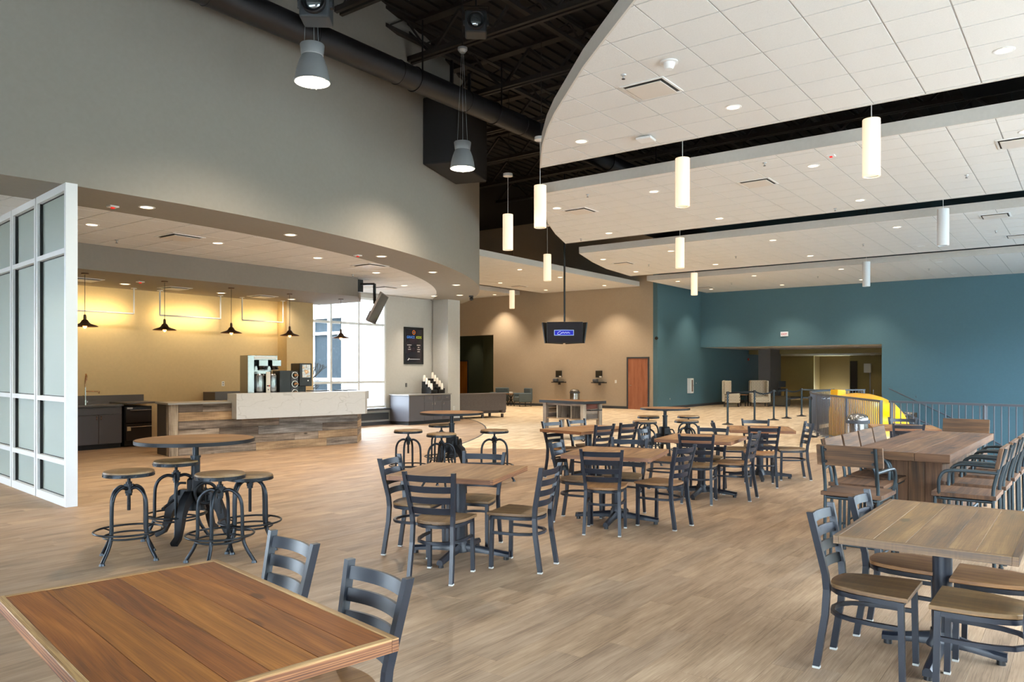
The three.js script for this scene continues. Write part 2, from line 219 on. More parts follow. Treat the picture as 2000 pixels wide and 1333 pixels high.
{
  const floor = structGroup('floor', 'brown and pale wood plank floor of the whole hall', 'floor');
  const outline = [[-7.2, -27.4], [-7.2, 5.2], [34, 5.2], [34, -5.42], [46.3, -5.42], [46.3, -30.5], [19, -30.5], [19, -27.4]];
  const sh = new THREE.Shape(outline.map(([s, t]) => new THREE.Vector2(t, s))); sh.holes.push(new THREE.Path(hole.map(([s, t]) => new THREE.Vector2(t, s))));
  part('slab', new THREE.ExtrudeGeometry(sh, { depth: 0.25, bevelEnabled: false }).rotateX(-Math.PI / 2).translate(0, -0.255, 0), std(0x4a3b2e, 0.8), floor);
  // the line where brown meets pale: from (X -1.1, D 16.3) to (6.33, 15.4); inside the round cafe it is brown as well
  const l0 = [-1.1, 16.3], l1 = [6.33, 15.4], ln = (() => { const dx = l1[0] - l0[0], dd = l1[1] - l0[1], L = Math.hypot(dx, dd); return [-dd / L, dx / L]; })(), lc = ln[0] * l0[0] + ln[1] * l0[1];
  const ls = [0.6 * ln[0] + 0.8 * ln[1], 0.8 * ln[0] - 0.6 * ln[1]];          // the same half-plane in s, t: ls . (s, t) <= lc is the near, brown side
  const RB = 17.45, gap = 0.0007, Lp = 1.22, Wp = 0.18, list = [];
  for (let row = -172; row < 30; row++) {
    const t0 = row * Wp; if (t0 > 5 || t0 < -30) continue;
    const shift = hash(row, 3, 9) * Lp;
    for (let k = -8; k < 40; k++) {
      const s0 = k * Lp + shift; if (s0 < -8.2 || s0 > 46) continue;
      const r = [[Math.max(s0, -7) + gap, t0 + gap], [Math.min(s0 + Lp, 46) - gap, t0 + gap], [Math.min(s0 + Lp, 46) - gap, t0 + Wp - gap], [Math.max(s0, -7) + gap, t0 + Wp - gap]];
      const cs = s0 + Lp / 2, ct = t0 + Wp / 2; if (cs < 19 && ct < -17.2) continue; if (cs > 33.5 && ct > -6.4) continue;
      if ([[cs, ct], ...r].every((p) => inside(hole, p))) continue;
      if (cs > 33.1 && ct > -5.6) continue;
      for (const r2 of (r.some((p) => inside(hole, p)) ? [0, 1, 2, 3, 4, 5].map((k) => [[lerp(r[0][0], r[1][0], k / 6), r[0][1]], [lerp(r[0][0], r[1][0], (k + 1) / 6), r[0][1]], [lerp(r[0][0], r[1][0], (k + 1) / 6), r[2][1]], [lerp(r[0][0], r[1][0], k / 6), r[2][1]]]).filter((q) => !inside(hole, [(q[0][0] + q[1][0]) / 2, ct])) : [r])) {
      const A = clip(r2, ls[0], ls[1], lc); if (A.length > 2) list.push(['b', A, cs, ct]);
      const far = clip(r2, -ls[0], -ls[1], -lc); if (far.length < 3) continue;
      const ds = cs - RC.s, dt = ct - RC.t, d = Math.hypot(ds, dt), n = [ds / d, dt / d], c = n[0] * RC.s + n[1] * RC.t;
      const B = clip(far, n[0], n[1], c + RB); if (B.length > 2) list.push(['b', B, cs, ct]);
      const C = clip(far, -n[0], -n[1], -(c + RB + 0.02)); if (C.length > 2) list.push(['p', C, cs, ct]);
      }
    }
  }
  const seen = (s, t) => { const p = ST(s, t), D = -p.z; if (D < 3) return null; const x = 1000 + 1510 * p.x / D; return x > -60 && x < 2060 && 2491 / D < 660 ? D : null; };
  const near = list.filter((q) => q[0] === 'b' && seen(q[2], q[3]) !== null).sort((a, b) => seen(a[2], a[3]) - seen(b[2], b[3])).slice(0, 295), nearSet = new Set(near);
  const bins = { b: [[], [], []], p: [[], []] };
  for (const q of list) {
    const k = Math.floor(hash(Math.round(q[2] * 50), Math.round(q[3] * 50), 4) * (q[0] === 'b' ? 3 : 2)), g = flat(q[1], -0.006, hash(Math.round(q[2] * 31), Math.round(q[3] * 77), 8) * -0.0004, rnd() * 9, rnd() * 9);
    if (nearSet.has(q)) part('plank', g, MW.floor[k], floor); else bins[q[0]][k].push(g);
  }
  bins.b.forEach((l, k) => { part('far_planks', mergeGeometries(l), MW.floor[k], floor).userData.kind = 'stuff'; });
  bins.p.forEach((l, k) => { part('pale_planks', mergeGeometries(l), MW.pale[k], floor).userData.kind = 'stuff'; });
  const a = arcPts(RB + 0.01, 0.385, 0.93, 60); part('transition_strip', loft(a.map(([s, t]) => { const d = Math.hypot(s - RC.s, t - RC.t), ns = (s - RC.s) / d, nt = (t - RC.t) / d, w = 0.02; return [[t - nt * w, -0.004, -(s - ns * w)], [t - nt * w, 0.004, -(s - ns * w)], [t + nt * w, 0.004, -(s + ns * w)], [t + nt * w, -0.004, -(s + ns * w)]]; })), M.base, floor);
}

// ---------------------------------------------------------------- walls of the hall
const wallBox = (...a) => uvBox(stBox(...a));
struct('wall_back', [wallBox(29.05, 29.35, -27.3, -26.5, 0, YR), wallBox(29.05, 29.35, -26.5, -22.9, 3.33, YR), wallBox(29.05, 29.35, -22.9, -14.3, 0, YR)], M.beige, 'tall beige far wall with two wall kiosks', 'wall');
struct('wall_teal_side', wallBox(29.045, 41.2, -14.5, -14.29, 0, YR), M.teal, 'narrow teal wall beside the beige wall, with a cabinet on it', 'wall');
struct('wall_teal', [wallBox(33.4, 33.7, -14.3, -6.68, 2.68, YR), wallBox(33.4, 33.7, -6.68, 5.3, -3.8, YR)], M.teal, 'large teal wall with a wide low opening and exit sign', 'wall');
struct('wall_left', [wallBox(19.05, 29.35, -27.5, -27.2, 0, YR)], M.beige, 'beige wall out of sight past the round cafe', 'wall');
struct('wall_cafe_end', [wallBox(18.85, 19.05, -27.3, -16.95, 0, YR)], M.drum, 'grey wall closing the round cafe behind the pier', 'wall');
// green alcove behind the beige wall
struct('wall_green', [wallBox(33, 33.2, -30.3, -25.5, 0, 4.2), wallBox(31.5, 33.2, -25.5, -22.0, 0, 4.2), wallBox(29.35, 33, -30.5, -30.3, 0, 4.2), wallBox(29.35, 31.5, -22.2, -22.0, 0, 4.2), wallBox(29.2, 29.35, -30.5, -27.3, 0, 4.3)], M.green, 'dark green alcove walls seen through the tall opening', 'wall');
struct('ceiling_alcove', wallBox(29.35, 33.2, -30.5, -22.0, 4.2, 4.35), M.tile, 'ceiling of the green alcove', 'ceiling');
// passage behind the teal opening
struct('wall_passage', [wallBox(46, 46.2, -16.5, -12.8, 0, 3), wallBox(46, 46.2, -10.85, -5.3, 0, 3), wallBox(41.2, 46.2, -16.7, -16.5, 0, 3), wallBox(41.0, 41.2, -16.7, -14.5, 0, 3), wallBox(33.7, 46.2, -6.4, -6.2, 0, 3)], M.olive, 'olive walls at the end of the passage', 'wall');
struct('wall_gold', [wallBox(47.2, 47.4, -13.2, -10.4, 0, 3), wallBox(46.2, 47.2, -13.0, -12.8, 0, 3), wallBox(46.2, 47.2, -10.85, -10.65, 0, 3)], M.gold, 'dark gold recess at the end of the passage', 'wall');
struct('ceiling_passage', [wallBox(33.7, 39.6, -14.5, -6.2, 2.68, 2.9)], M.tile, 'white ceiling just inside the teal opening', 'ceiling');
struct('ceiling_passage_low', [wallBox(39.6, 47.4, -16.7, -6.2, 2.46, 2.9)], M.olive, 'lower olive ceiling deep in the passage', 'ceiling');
struct('wall_pier', [wallBox(38.2, 39.8, -13.3, -12.7, 0, 2.68)], M.greyCol, 'grey square column inside the teal opening', 'column');
struct('door_3', wallBox(45.93, 46.0, -10.82, -10.45, 0, 2.15), std(0x2b2016, 0.6), 'dark doorway at the end of the passage', 'door');
// window wall on the right of the hall and behind the camera, outside the picture: the daylight comes from there
function windowWall(name, label, along, at, thick, a0, a1, y0, y1, step, base, top) {
  const B = (p0, p1, q0, q1, u0, u1) => (along === 's' ? stBox(p0, p1, q0, q1, u0, u1) : stBox(q0, q1, p0, p1, u0, u1)), w = structGroup(name, label, 'window');
  const bars = [], n = Math.round((a1 - a0) / step);
  for (let i = 0; i <= n; i++) { const a = a0 + (a1 - a0) * i / n; bars.push(B(a - 0.04, a + 0.04, at, at + 0.14, y0, y1)); }
  for (const y of [y0, y0 + 1.0, y1 - 1.1, y1]) bars.push(B(a0, a1, at, at + 0.14, y - 0.04, y + 0.04));
  part('window_frame', bars, M.frame, w);
  for (let i = 0; i < n; i++) { const p0 = a0 + (a1 - a0) * i / n + 0.03, p1 = a0 + (a1 - a0) * (i + 1) / n - 0.03; part('pane', B(p0, p1, at + 0.06, at + 0.066, y0, y1), M.glass, w); }
  return w;
}
struct('wall_right', [wallBox(-7.3, 33.7, 5.0, 5.3, -3.8, 0.15), wallBox(-7.3, 33.7, 5.0, 5.3, 4.9, YR), wallBox(-7.3, 0.3, 5.0, 5.3, 0.15, 4.9), wallBox(31.5, 33.7, 5.0, 5.3, 0.15, 4.9)], M.greyWall, 'wall with the long window on the right', 'wall');
windowWall('window_2', 'long window wall beside the seating area', 's', 5.05, 0.14, 0.3, 31.5, 0.15, 4.9, 1.6);
struct('wall_rear', [wallBox(-7.3, -7, -17.3, 5.3, -0.2, 0.3), wallBox(-7.3, -7, -17.3, 5.3, 2.9, YR), wallBox(-7.3, -7, -17.3, -8.5, 0.3, 2.9), wallBox(-7.3, -7, 4.5, 5.3, 0.3, 2.9)], M.greyWall, 'wall behind the viewer with a wide window', 'wall');
windowWall('window_3', 'wide window behind the viewer', 't', -7.2, 0.14, -8.5, 4.5, 0.3, 2.9, 1.6);
// outer wall of the cafe: bar wall, window, poster wall
struct('wall_bar', [wallBox(4.33, 12.55, -17.35, -17.1, 0, 4.4)], M.mustard, 'mustard yellow wall behind the coffee bar', 'wall');
struct('wall_bar_pier', [wallBox(12.55, 13.4, -17.35, -16.72, 0, 4.4)], M.mustard, 'mustard pier between the bar wall and the window', 'wall');
struct('wall_window', [wallBox(13.4, 16.44, -17.35, -17.1, 0, 0.5), wallBox(13.4, 16.44, -17.35, -17.1, 3.78, 4.4), wallBox(16.44, 19.05, -17.35, -17.1, 0, 4.4)], M.greyWall, 'light grey wall with the framed poster and the big window', 'wall');
struct('wall_entry', [wallBox(-7.3, 4.33, -17.35, -17.1, 0, 0.3), wallBox(-7.3, 4.33, -17.35, -17.1, 3.75, 4.4), wallBox(0.8, 4.33, -17.35, -17.1, 0.3, 3.75), wallBox(-7.3, -3.2, -17.35, -17.1, 0.3, 3.75)], M.beige, 'outer wall behind the glass partition', 'wall');
windowWall('window_4', 'window strip behind the glass partition', 's', -17.3, 0.14, -3.2, 0.8, 0.3, 3.75, 1.4);
struct('wall_pier_end', [uvBox(stBox(18.47, 19.05, -17.05, -16.4, 0, YC))], M.greyWall, 'light grey pier at the end of the round cafe', 'column');
struct('wall_attic', [wallBox(-7.3, 19.05, -17.35, -17.1, 4.4, YR)], M.drum, 'upper outer wall hidden above the cafe', 'wall');
{
  const w = structGroup('window_1', 'tall white framed window at the end of the coffee bar', 'window'), B = (s0, s1, y0, y1, t0 = -17.22, t1 = -17.1) => stBox(s0, s1, t0, t1, y0, y1), bars = [];
  for (const s of [13.45, 14.33, 15.36, 16.4]) bars.push(B(s - 0.035, s + 0.035, 0.52, 3.78));
  for (const y of [0.55, 1.29, 3.0, 3.75]) bars.push(B(13.4, 16.44, y - 0.035, y + 0.035, -17.21, -17.11));
  part('window_frame', bars, M.frame, w);
  const ss = [13.45, 14.33, 15.36, 16.4], yy = [0.55, 1.29, 3.0, 3.75];
  for (let i = 0; i < 3; i++) for (let k = 0; k < 3; k++) part('pane', B(ss[i] + 0.03, ss[i + 1] - 0.03, yy[k] + 0.03, yy[k + 1] - 0.03, -17.168, -17.162), M.glass, w);
  part('window_sill', stBox(13.4, 16.52, -17.12, -16.98, 0.44, 0.5), M.base, w);
  struct('trim_1', stBox(14.0, 16.5, -17.1, -17.04, 0.16, 0.36), M.base, 'grey heater panel under the big window', 'panel');
}
// baseboards
struct('baseboard_cafe', [stBox(13.4, 16.5, -17.1, -17.085, 0, 0.1), stBox(16.44, 18.47, -17.1, -17.085, 0, 0.1), stBox(18.455, 18.47, -17.05, -16.4, 0, 0.1), stBox(18.455, 19.05, -16.4, -16.385, 0, 0.1)], M.base, 'grey baseboard of the poster wall', 'baseboard');
struct('baseboard_back', [stBox(29.03, 29.05, -22.9, -15.72, 0, 0.11), stBox(29.03, 29.05, -14.66, -14.3, 0, 0.11)], M.base, 'grey baseboard of the beige wall', 'baseboard');
struct('baseboard_teal', [stBox(29.05, 41.2, -14.29, -14.275, 0, 0.11)], M.base, 'grey baseboard of the teal wall', 'baseboard');
struct('baseboard_passage', [stBox(45.985, 46, -16.5, -12.8, 0, 0.11), stBox(38.185, 38.2, -13.3, -12.7, 0, 0.11)], M.base, 'dark baseboard in the passage', 'baseboard');

// ---------------------------------------------------------------- the round cafe: drum wall, soffit ring, tile ceiling, bar bulkhead
{
  const f0 = -0.86, f1 = 0.951, n = 120, ao = arcPts(RC.R, f0, f1, n), ai = arcPts(RC.R - 0.16, f0, f1, n);
  const wall = [], uvs = []; let len = 0;
  const g = loft(ao.map(([s, t], i) => [[t, YC, -s], [ai[i][1], YC, -ai[i][0]], [ai[i][1], YR, -ai[i][0]], [t, YR, -s]]));
  const sm = toCreasedNormals(g, 0.5), p = sm.attributes.position, uv = new Float32Array(p.count * 2);
  for (let i = 0; i < p.count; i++) { const a = Math.atan2(-p.getZ(i) - RC.s, p.getX(i) - RC.t); uv[i * 2] = a * RC.R; uv[i * 2 + 1] = p.getY(i); }
  sm.setAttribute('uv', new THREE.BufferAttribute(uv, 2));
  struct('wall_drum', sm, M.drum, 'huge curved grey wall above the coffee bar', 'wall');
  const ring = arcPts(RC.R - 0.001, f0, f1, n).concat(arcPts(RC.Ri, f0, f1, n).reverse());
  struct('ceiling_soffit', uvBox(stPrism(ring, YC + 0.001, YC + 0.16)), M.drum, 'curved taupe soffit band under the drum wall', 'ceiling');
  // tile ceiling inside the ring
  const outline = arcPts(RC.Ri + 0.01, f0, 1.0, 60).filter(([s, t]) => t > -17.1 && s < 18.9); const a0 = outline[0], a1 = outline[outline.length - 1];
  const poly = [[a0[0], -17.1], ...outline, [a1[0], -17.1]];
  const c = structGroup('ceiling_cafe', 'white tile ceiling over the round cafe', 'ceiling');
  part('backing', stPrism(poly, YC + 0.007, YC + 0.2), M.grid, c);
  const tile = bx(0.592, 0.012, 0.592), u = 0.61;
  for (let i = -14; i < 40; i++) for (let k = 0; k < 14; k++) {
    const s0 = 5.365 + i * u, t0 = -17.1 + 0.3 + k * u; if (s0 < -1 || s0 > 18.9) continue; if (s0 < 13.2 && s0 > 4.3 && t0 + u < -14.35) continue;
    let q = [[s0, t0], [s0 + u, t0], [s0 + u, t0 + u], [s0, t0 + u]];
    const inR = q.every(([s, t]) => Math.hypot(s - RC.s, t - RC.t) < RC.Ri);
    if (inR) { const m = part('ceiling_tile', tile, M.tile, c); m.position.set(t0 + u / 2, YC + 0.006, -(s0 + u / 2)); continue; }
    const ds = s0 + u / 2 - RC.s, dt = t0 + u / 2 - RC.t, d = Math.hypot(ds, dt); q = clip(q.map(([s, t]) => [lerp(s0 + u / 2, s, 0.97), lerp(t0 + u / 2, t, 0.97)]), ds / d, dt / d, (ds / d) * RC.s + (dt / d) * RC.t + RC.Ri);
    if (q.length > 2) part('ceiling_tile', flat(q, YC, YC + 0.012, 0, 0), M.tile, c);
  }
  // bulkhead and lower bar ceiling, one solid
  struct('ceiling_bulkhead', uvBox(stPrism([[4.34, -17.1], [4.34, -14.3], [12.8, -14.3], [13.9, -15.4], [13.9, -17.1]], YB, YC)), M.taupe, 'grey bulkhead with the lower ceiling over the coffee bar', 'ceiling');
}

// ---------------------------------------------------------------- ceiling clouds
const cloudEdge = [[3.4, 1.2], [3.9, 0.2], [4.6, -1.02], [5.5, -2.24], [6.6, -3.54], [7.09, -4.1], [7.6, -4.68], [8.26, -5.35], [8.74, -5.84], [9.24, -6.3], [9.87, -6.82], [11, -7.65], [12.6, -8.72], [13.8, -9.5], [15.2, -10.35], [16.6, -11.05], [18, -11.65], [19.75, -12.3], [21.6, -12.95], [23.3, -13.42], [25.7, -13.75], [27.4, -13.95], [33.36, -13.98]];
const edgeT = (s) => { for (let i = 1; i < cloudEdge.length; i++) if (s <= cloudEdge[i][0]) { const [a, b] = [cloudEdge[i - 1], cloudEdge[i]]; return lerp(a[1], b[1], (s - a[0]) / (b[0] - a[0])); } return -13.98; };
function cloud(label, poly, sAt, y = YK) {
  const c = structGroup('ceiling_cloud', label, 'ceiling panel'), u = 0.61, cx = poly.reduce((a, p) => a + p[0], 0) / poly.length, cz = poly.reduce((a, p) => a + p[1], 0) / poly.length;
  const shrink = (e) => poly.map((p, i) => { const a = poly[(i + poly.length - 1) % poly.length], b = poly[(i + 1) % poly.length]; let n1 = [a[1] - p[1], p[0] - a[0]], n2 = [p[1] - b[1], b[0] - p[0]]; const l1 = Math.hypot(...n1), l2 = Math.hypot(...n2); n1 = n1.map((v) => v / l1); n2 = n2.map((v) => v / l2); let m = [n1[0] + n2[0], n1[1] + n2[1]]; const k = 1 + n1[0] * n2[0] + n1[1] * n2[1]; m = m.map((v) => v / k); const sg = Math.sign(m[0] * (cx - p[0]) + m[1] * (cz - p[1])) || 1; return [p[0] + sg * m[0] * e, p[1] + sg * m[1] * e]; });
  const inner = shrink(0.025);
  part('backing', stPrism(inner, y + 0.007, y + 0.06), M.grid, c);
  const secs = poly.map(([s, t], i) => [[t, y - 0.006, -s], [inner[i][1], y - 0.006, -inner[i][0]], [inner[i][1], y + 0.19, -inner[i][0]], [t, y + 0.19, -s]]); secs.push(secs[0]);
  part('fascia', uvBox(toCreasedNormals(loft(secs, false), 0.35)), M.fascia, c);
  const tile = bx(0.592, 0.012, 0.592), cand = [];
  const ss = poly.map((p) => p[0]), ts = poly.map((p) => p[1]), s1 = Math.max(...ss), t1 = Math.max(...ts);
  for (let s0 = sAt - 0.305 - u * Math.ceil((sAt - Math.min(...ss)) / u); s0 < s1; s0 += u) for (let t0 = -0.465 - u * Math.ceil((-0.465 - Math.min(...ts)) / u); t0 < t1; t0 += u) {
    const full = [[s0, t0], [s0 + u, t0], [s0 + u, t0 + u], [s0, t0 + u]];
    let q = full.map(([s, t]) => [lerp(s0 + u / 2, s, 0.97), lerp(t0 + u / 2, t, 0.97)]), whole = true;
    for (let i = 0; i < inner.length && q.length > 2; i++) {                      // the outline is convex
      const a = inner[i], b = inner[(i + 1) % inner.length]; let n = [b[1] - a[1], a[0] - b[0]]; const l = Math.hypot(...n); if (l < 1e-6) continue; n = n.map((v) => v / l);
      let k = n[0] * a[0] + n[1] * a[1]; if (n[0] * cx + n[1] * cz > k) { n = n.map((v) => -v); k = -k; }
      const before = q.length; if (q.some((p) => n[0] * p[0] + n[1] * p[1] > k + 1e-6)) { whole = false; q = clip(q, n[0], n[1], k); }
    }
    if (q.length < 3) continue; cand.push([s0, t0, q, whole]);
  }
  const vis = (s, t) => { const p = ST(s, t), D = -p.z, x = D > 1 ? 1000 + 1510 * p.x / D : -1e4, yy = D > 1 ? 723 - 1510 * (y - 1.65) / D : -1e4; return x > -40 && x < 2060 && yy > -60 ? D : 1e3 - D; };
  cand.sort((a, b) => vis(a[0] + 0.3, a[1] + 0.3) - vis(b[0] + 0.3, b[1] + 0.3));
  const rest = [];
  cand.forEach(([s0, t0, q, whole], i) => {
    if (i >= 298) { rest.push(flat(q, y, y + 0.012, 0, 0)); return; }
    if (whole) part('ceiling_tile', tile, M.tile, c).position.set(t0 + u / 2, y + 0.006, -(s0 + u / 2)); else part('ceiling_tile', flat(q, y, y + 0.012, 0, 0), M.tile, c);
  });
  if (rest.length) part('far_tiles', mergeGeometries(rest), M.tile, c).userData.kind = 'stuff';
  return c;
}
const band = (s0, s1) => { const e = [[s0, edgeT(s0)], ...cloudEdge.filter(([s]) => s > s0 + 0.05 && s < s1 - 0.05), [s1, edgeT(s1)]]; return [...e, [s1, 4.7], [s0, 4.7]]; };
cloud('white tile ceiling cloud nearest the camera, with curved edge', band(3.4, 11.0), 10.0);
cloud('second white tile ceiling cloud from the camera', band(12.6, 18.0), 13.75);
cloud('third white tile ceiling cloud, between the second and the teal wall', band(19.75, 25.7), 21.0);
cloud('farthest white tile ceiling cloud, touching the teal wall', band(27.4, 33.36), 28.35);
cloud('white ceiling cloud over the beige wall, behind the hanging screens', [[17.6, -20], [17.6, -14.95], [29.0, -15.1], [29.0, -20]], 24.5);
cloud('small white ceiling cloud half hidden behind the curved wall', [[23, -26], [23, -21.3], [29.0, -21.3], [29.0, -26]], 28.3);

// ---------------------------------------------------------------- open roof above
{
  const c = structGroup('ceiling', 'black corrugated roof deck above the open ceiling', 'ceiling');
  part('deck', stPrism([[-7.4, -17.4], [19, -17.4], [19, -27.6], [33.8, -27.6], [33.8, 5.4], [-7.4, 5.4]], YR, YR + 0.2), M.deck, c);
  const ribs = []; for (let t = -17; t < 5; t += 0.3) ribs.push(stBox(2, 30, t, t + 0.12, YR - 0.05, YR));
  part('deck_ribs', ribs, M.deck, c).userData.kind = 'stuff';
  const mk = () => {
    const g = thing('roof_truss', '', 'truss', V(0, 0, 0), TH); const t0 = -17.0, t1 = 4.9, y0 = 7.6, y1 = 8.3, d = 0.1;
    part('bottom_chord', [stBox(-d, -0.03, t0, t1, y0, y0 + 0.09), stBox(0.03, d, t0, t1, y0, y0 + 0.09)], M.steel, g);
    part('top_chord', [stBox(-d, d, t0, t1, y1, y1 + 0.09)], M.steel, g);
    const web = []; for (let t = t0; t < t1 - 0.7; t += 1.4) { web.push(bar([t, y0 + 0.05, 0], [t + 0.7, y1, 0], 0.05)); web.push(bar([t + 0.7, y1, 0], [t + 1.4, y0 + 0.05, 0], 0.05)); }
    part('web', web, M.steel, g); return g;
  };
  const src = mk(), at = [8.6, 10.8, 13.0, 15.2, 17.4, 19.6, 21.8, 24.0];
  at.forEach((s, i) => { const label = 'black steel roof truss ' + ['nearest the camera, at the top edge of the picture', 'above the bell lamp in front of the box', 'second behind the square stage light', 'just above the black box', 'behind the black box', 'crossing above the round canopies', 'seen through the gap behind the first cloud', 'deepest one seen between the clouds'][i]; const p = ST(s, 0); if (i) dup(src, p, TH, label, 'roof trusses'); else { src.position.copy(p); src.userData.label = label; src.userData.group = 'roof trusses'; } });
  [[-10.4, 'beside the curved wall'], [-8.0, 'between the duct and the cloud'], [-5.6, 'above the first cloud edge']].forEach(([t, w]) => one('roof_joist', 'thin black steel joist running ' + w, 'joist', [stBox(2, 30, t - 0.05, t + 0.05, 7.95, 8.02), stBox(2, 30, t - 0.05, t + 0.05, 8.28, 8.34), ...Array.from({ length: 26 }, (_, i) => bar([t, 7.98, -(3 + i)], [t, 8.3, -(3.5 + i)], 0.03)), ...Array.from({ length: 26 }, (_, i) => bar([t, 8.3, -(3.5 + i)], [t, 7.98, -(4 + i)], 0.03))], M.steel, null, TH, 'roof joists'));
  const duct = thing('air_duct', 'long black round air duct along the curved wall', 'duct', null, TH);
  part('pipe', rod([-9.3, 6.64, -1.5], [-9.3, 6.64, -21], 0.2, 32), M.duct, duct);
  for (let s = 2.2; s < 21; s += 1.75) { part('band', new THREE.TorusGeometry(0.202, 0.008, 6, 32).translate(-9.3, 6.64, -s), M.darkIron, duct); }
  for (let s = 3; s < 21; s += 2.2) part('strap', [bx(0.03, 0.9, 0.012, -9.1, 7.15, -s), new THREE.TorusGeometry(0.205, 0.012, 6, 32).translate(-9.3, 6.64, -s)], M.darkIron, duct);
  const d2 = thing('air_duct', 'black duct with an elbow behind the first ceiling cloud', 'duct', null, TH);
  part('pipe', tube([[-4, 5.9, -16], [-8, 5.9, -16], [-9.3, 5.9, -16.1], [-9.9, 5.85, -16.8], [-10, 5.8, -18], [-10, 5.8, -24]], 0.34, 24, 60), M.duct, d2);
  one('air_handler', 'large black sheet metal duct above the gap between clouds', 'duct', [stBox(11.6, 14.0, -1.6, 3, 5.9, 6.5), stBox(11.9, 12.6, -2.6, -1.6, 6.0, 6.4)], M.duct, null, TH);
}
// ---------------------------------------------------------------- dining tables and ladder-back chairs
const at = (X, D, y = 0) => P(X, D, y);
function ladderChair() {
  const c = thing('dining_chair', '', 'chair');
  const rear = (sx) => loft([rectSec(sx * 0.178, 0.012, -0.245, 0.03, 0.036), rectSec(sx * 0.17, 0.3, -0.2, 0.03, 0.036), rectSec(sx * 0.167, 0.44, -0.192, 0.03, 0.036), rectSec(sx * 0.172, 0.52, -0.198, 0.03, 0.036), rectSec(sx * 0.206, 0.862, -0.27, 0.03, 0.036)]);
  const front = (sx) => loft([rectSec(sx * 0.192, 0.012, 0.19, 0.03, 0.03), rectSec(sx * 0.188, 0.44, 0.182, 0.03, 0.03)]);
  for (const sx of [-1, 1]) {
    const l = part('leg', rear(sx), M.chair, c), f = part('leg', front(sx), M.chair, c);
    part('glide', bx(0.032, 0.012, 0.038, sx * 0.178, 0.006, -0.245), M.tip, l); part('glide', bx(0.032, 0.012, 0.032, sx * 0.192, 0.006, 0.19), M.tip, f);
  }
  [0.812, 0.727, 0.641, 0.556].forEach((y) => {
    const k = (y - 0.52) / 0.342, hw = lerp(0.172, 0.206, k) - 0.008, z0 = lerp(-0.198, -0.27, k), secs = [];
    for (let i = 0; i <= 10; i++) { const a = -1 + i / 5, x = a * hw, z = z0 - 0.034 * (1 - a * a), lean = 0.0065; secs.push([[x, y - 0.0255, z - 0.006 + lean], [x, y - 0.0255, z + 0.006 + lean], [x, y + 0.0255, z + 0.006 - lean], [x, y + 0.0255, z - 0.006 - lean]]); }
    part('slat', toCreasedNormals(loft(secs), 0.5), M.chair, c);
  });
  const o = new THREE.Shape(); o.moveTo(-0.212, 0.215); o.lineTo(0.212, 0.215); o.bezierCurveTo(0.214, 0.08, 0.205, -0.05, 0.15, -0.15); o.bezierCurveTo(0.11, -0.215, -0.11, -0.215, -0.15, -0.15); o.bezierCurveTo(-0.205, -0.05, -0.214, 0.08, -0.212, 0.215);
  const seat = new THREE.ExtrudeGeometry(o, { depth: 0.016, bevelEnabled: true, bevelSize: 0.004, bevelThickness: 0.004, bevelSegments: 2, curveSegments: 10 }).rotateX(Math.PI / 2).translate(0, 0.466, 0);
  part('seat', uvBox(seat, { along: 'z', ou: 0.2, ov: 0.1 }), MW.honey[0], c);
  const hoop = (y, h, k) => { const pts = [[-0.188, 0.18], [-0.188, 0.05], [-0.175, -0.06], [-0.14, -0.14], [-0.08, -0.185], [0, -0.2], [0.08, -0.185], [0.14, -0.14], [0.175, -0.06], [0.188, 0.05], [0.188, 0.18]]; return toCreasedNormals(loft(pts.map(([x, z], i) => { const a = pts[Math.max(0, i - 1)], b = pts[Math.min(pts.length - 1, i + 1)], L = Math.hypot(b[0] - a[0], b[1] - a[1]), n = [-(b[1] - a[1]) / L, (b[0] - a[0]) / L], w = 0.011; return [[x - n[0] * w, y - h, z - n[1] * w], [x + n[0] * w, y - h, z + n[1] * w], [x + n[0] * w, y + h, z + n[1] * w], [x - n[0] * w, y + h, z - n[1] * w]]; })), 0.6); };
  part('seat_frame', [hoop(0.428, 0.013), bx(0.36, 0.026, 0.022, 0, 0.428, 0.182)], M.chair, c);
  part('stretcher', hoop(0.3, 0.011), M.chair, c);
  return c;
}
const chair0 = ladderChair(); let chairFirst = true; const chairSrc = [chair0];
function seatAt(X, D, fx, fd, label, group) {
  const pos = at(X, D), turn = turnOf(fx, fd); let c;
  if (chairFirst) { c = chair0; c.position.copy(pos); c.rotation.y = turn; c.userData.label = label; c.userData.group = group; chairFirst = false; } else c = dup(chair0, pos, turn, label, group);
  const wood = [MW.grey[1], MW.honey[1], MW.grey[0]][Math.floor(hash(Math.round(X * 90), Math.round(D * 90), 5) * 3)]; c.traverse((o) => { if (o.name === 'seat') o.material = wood; }); return c;
}
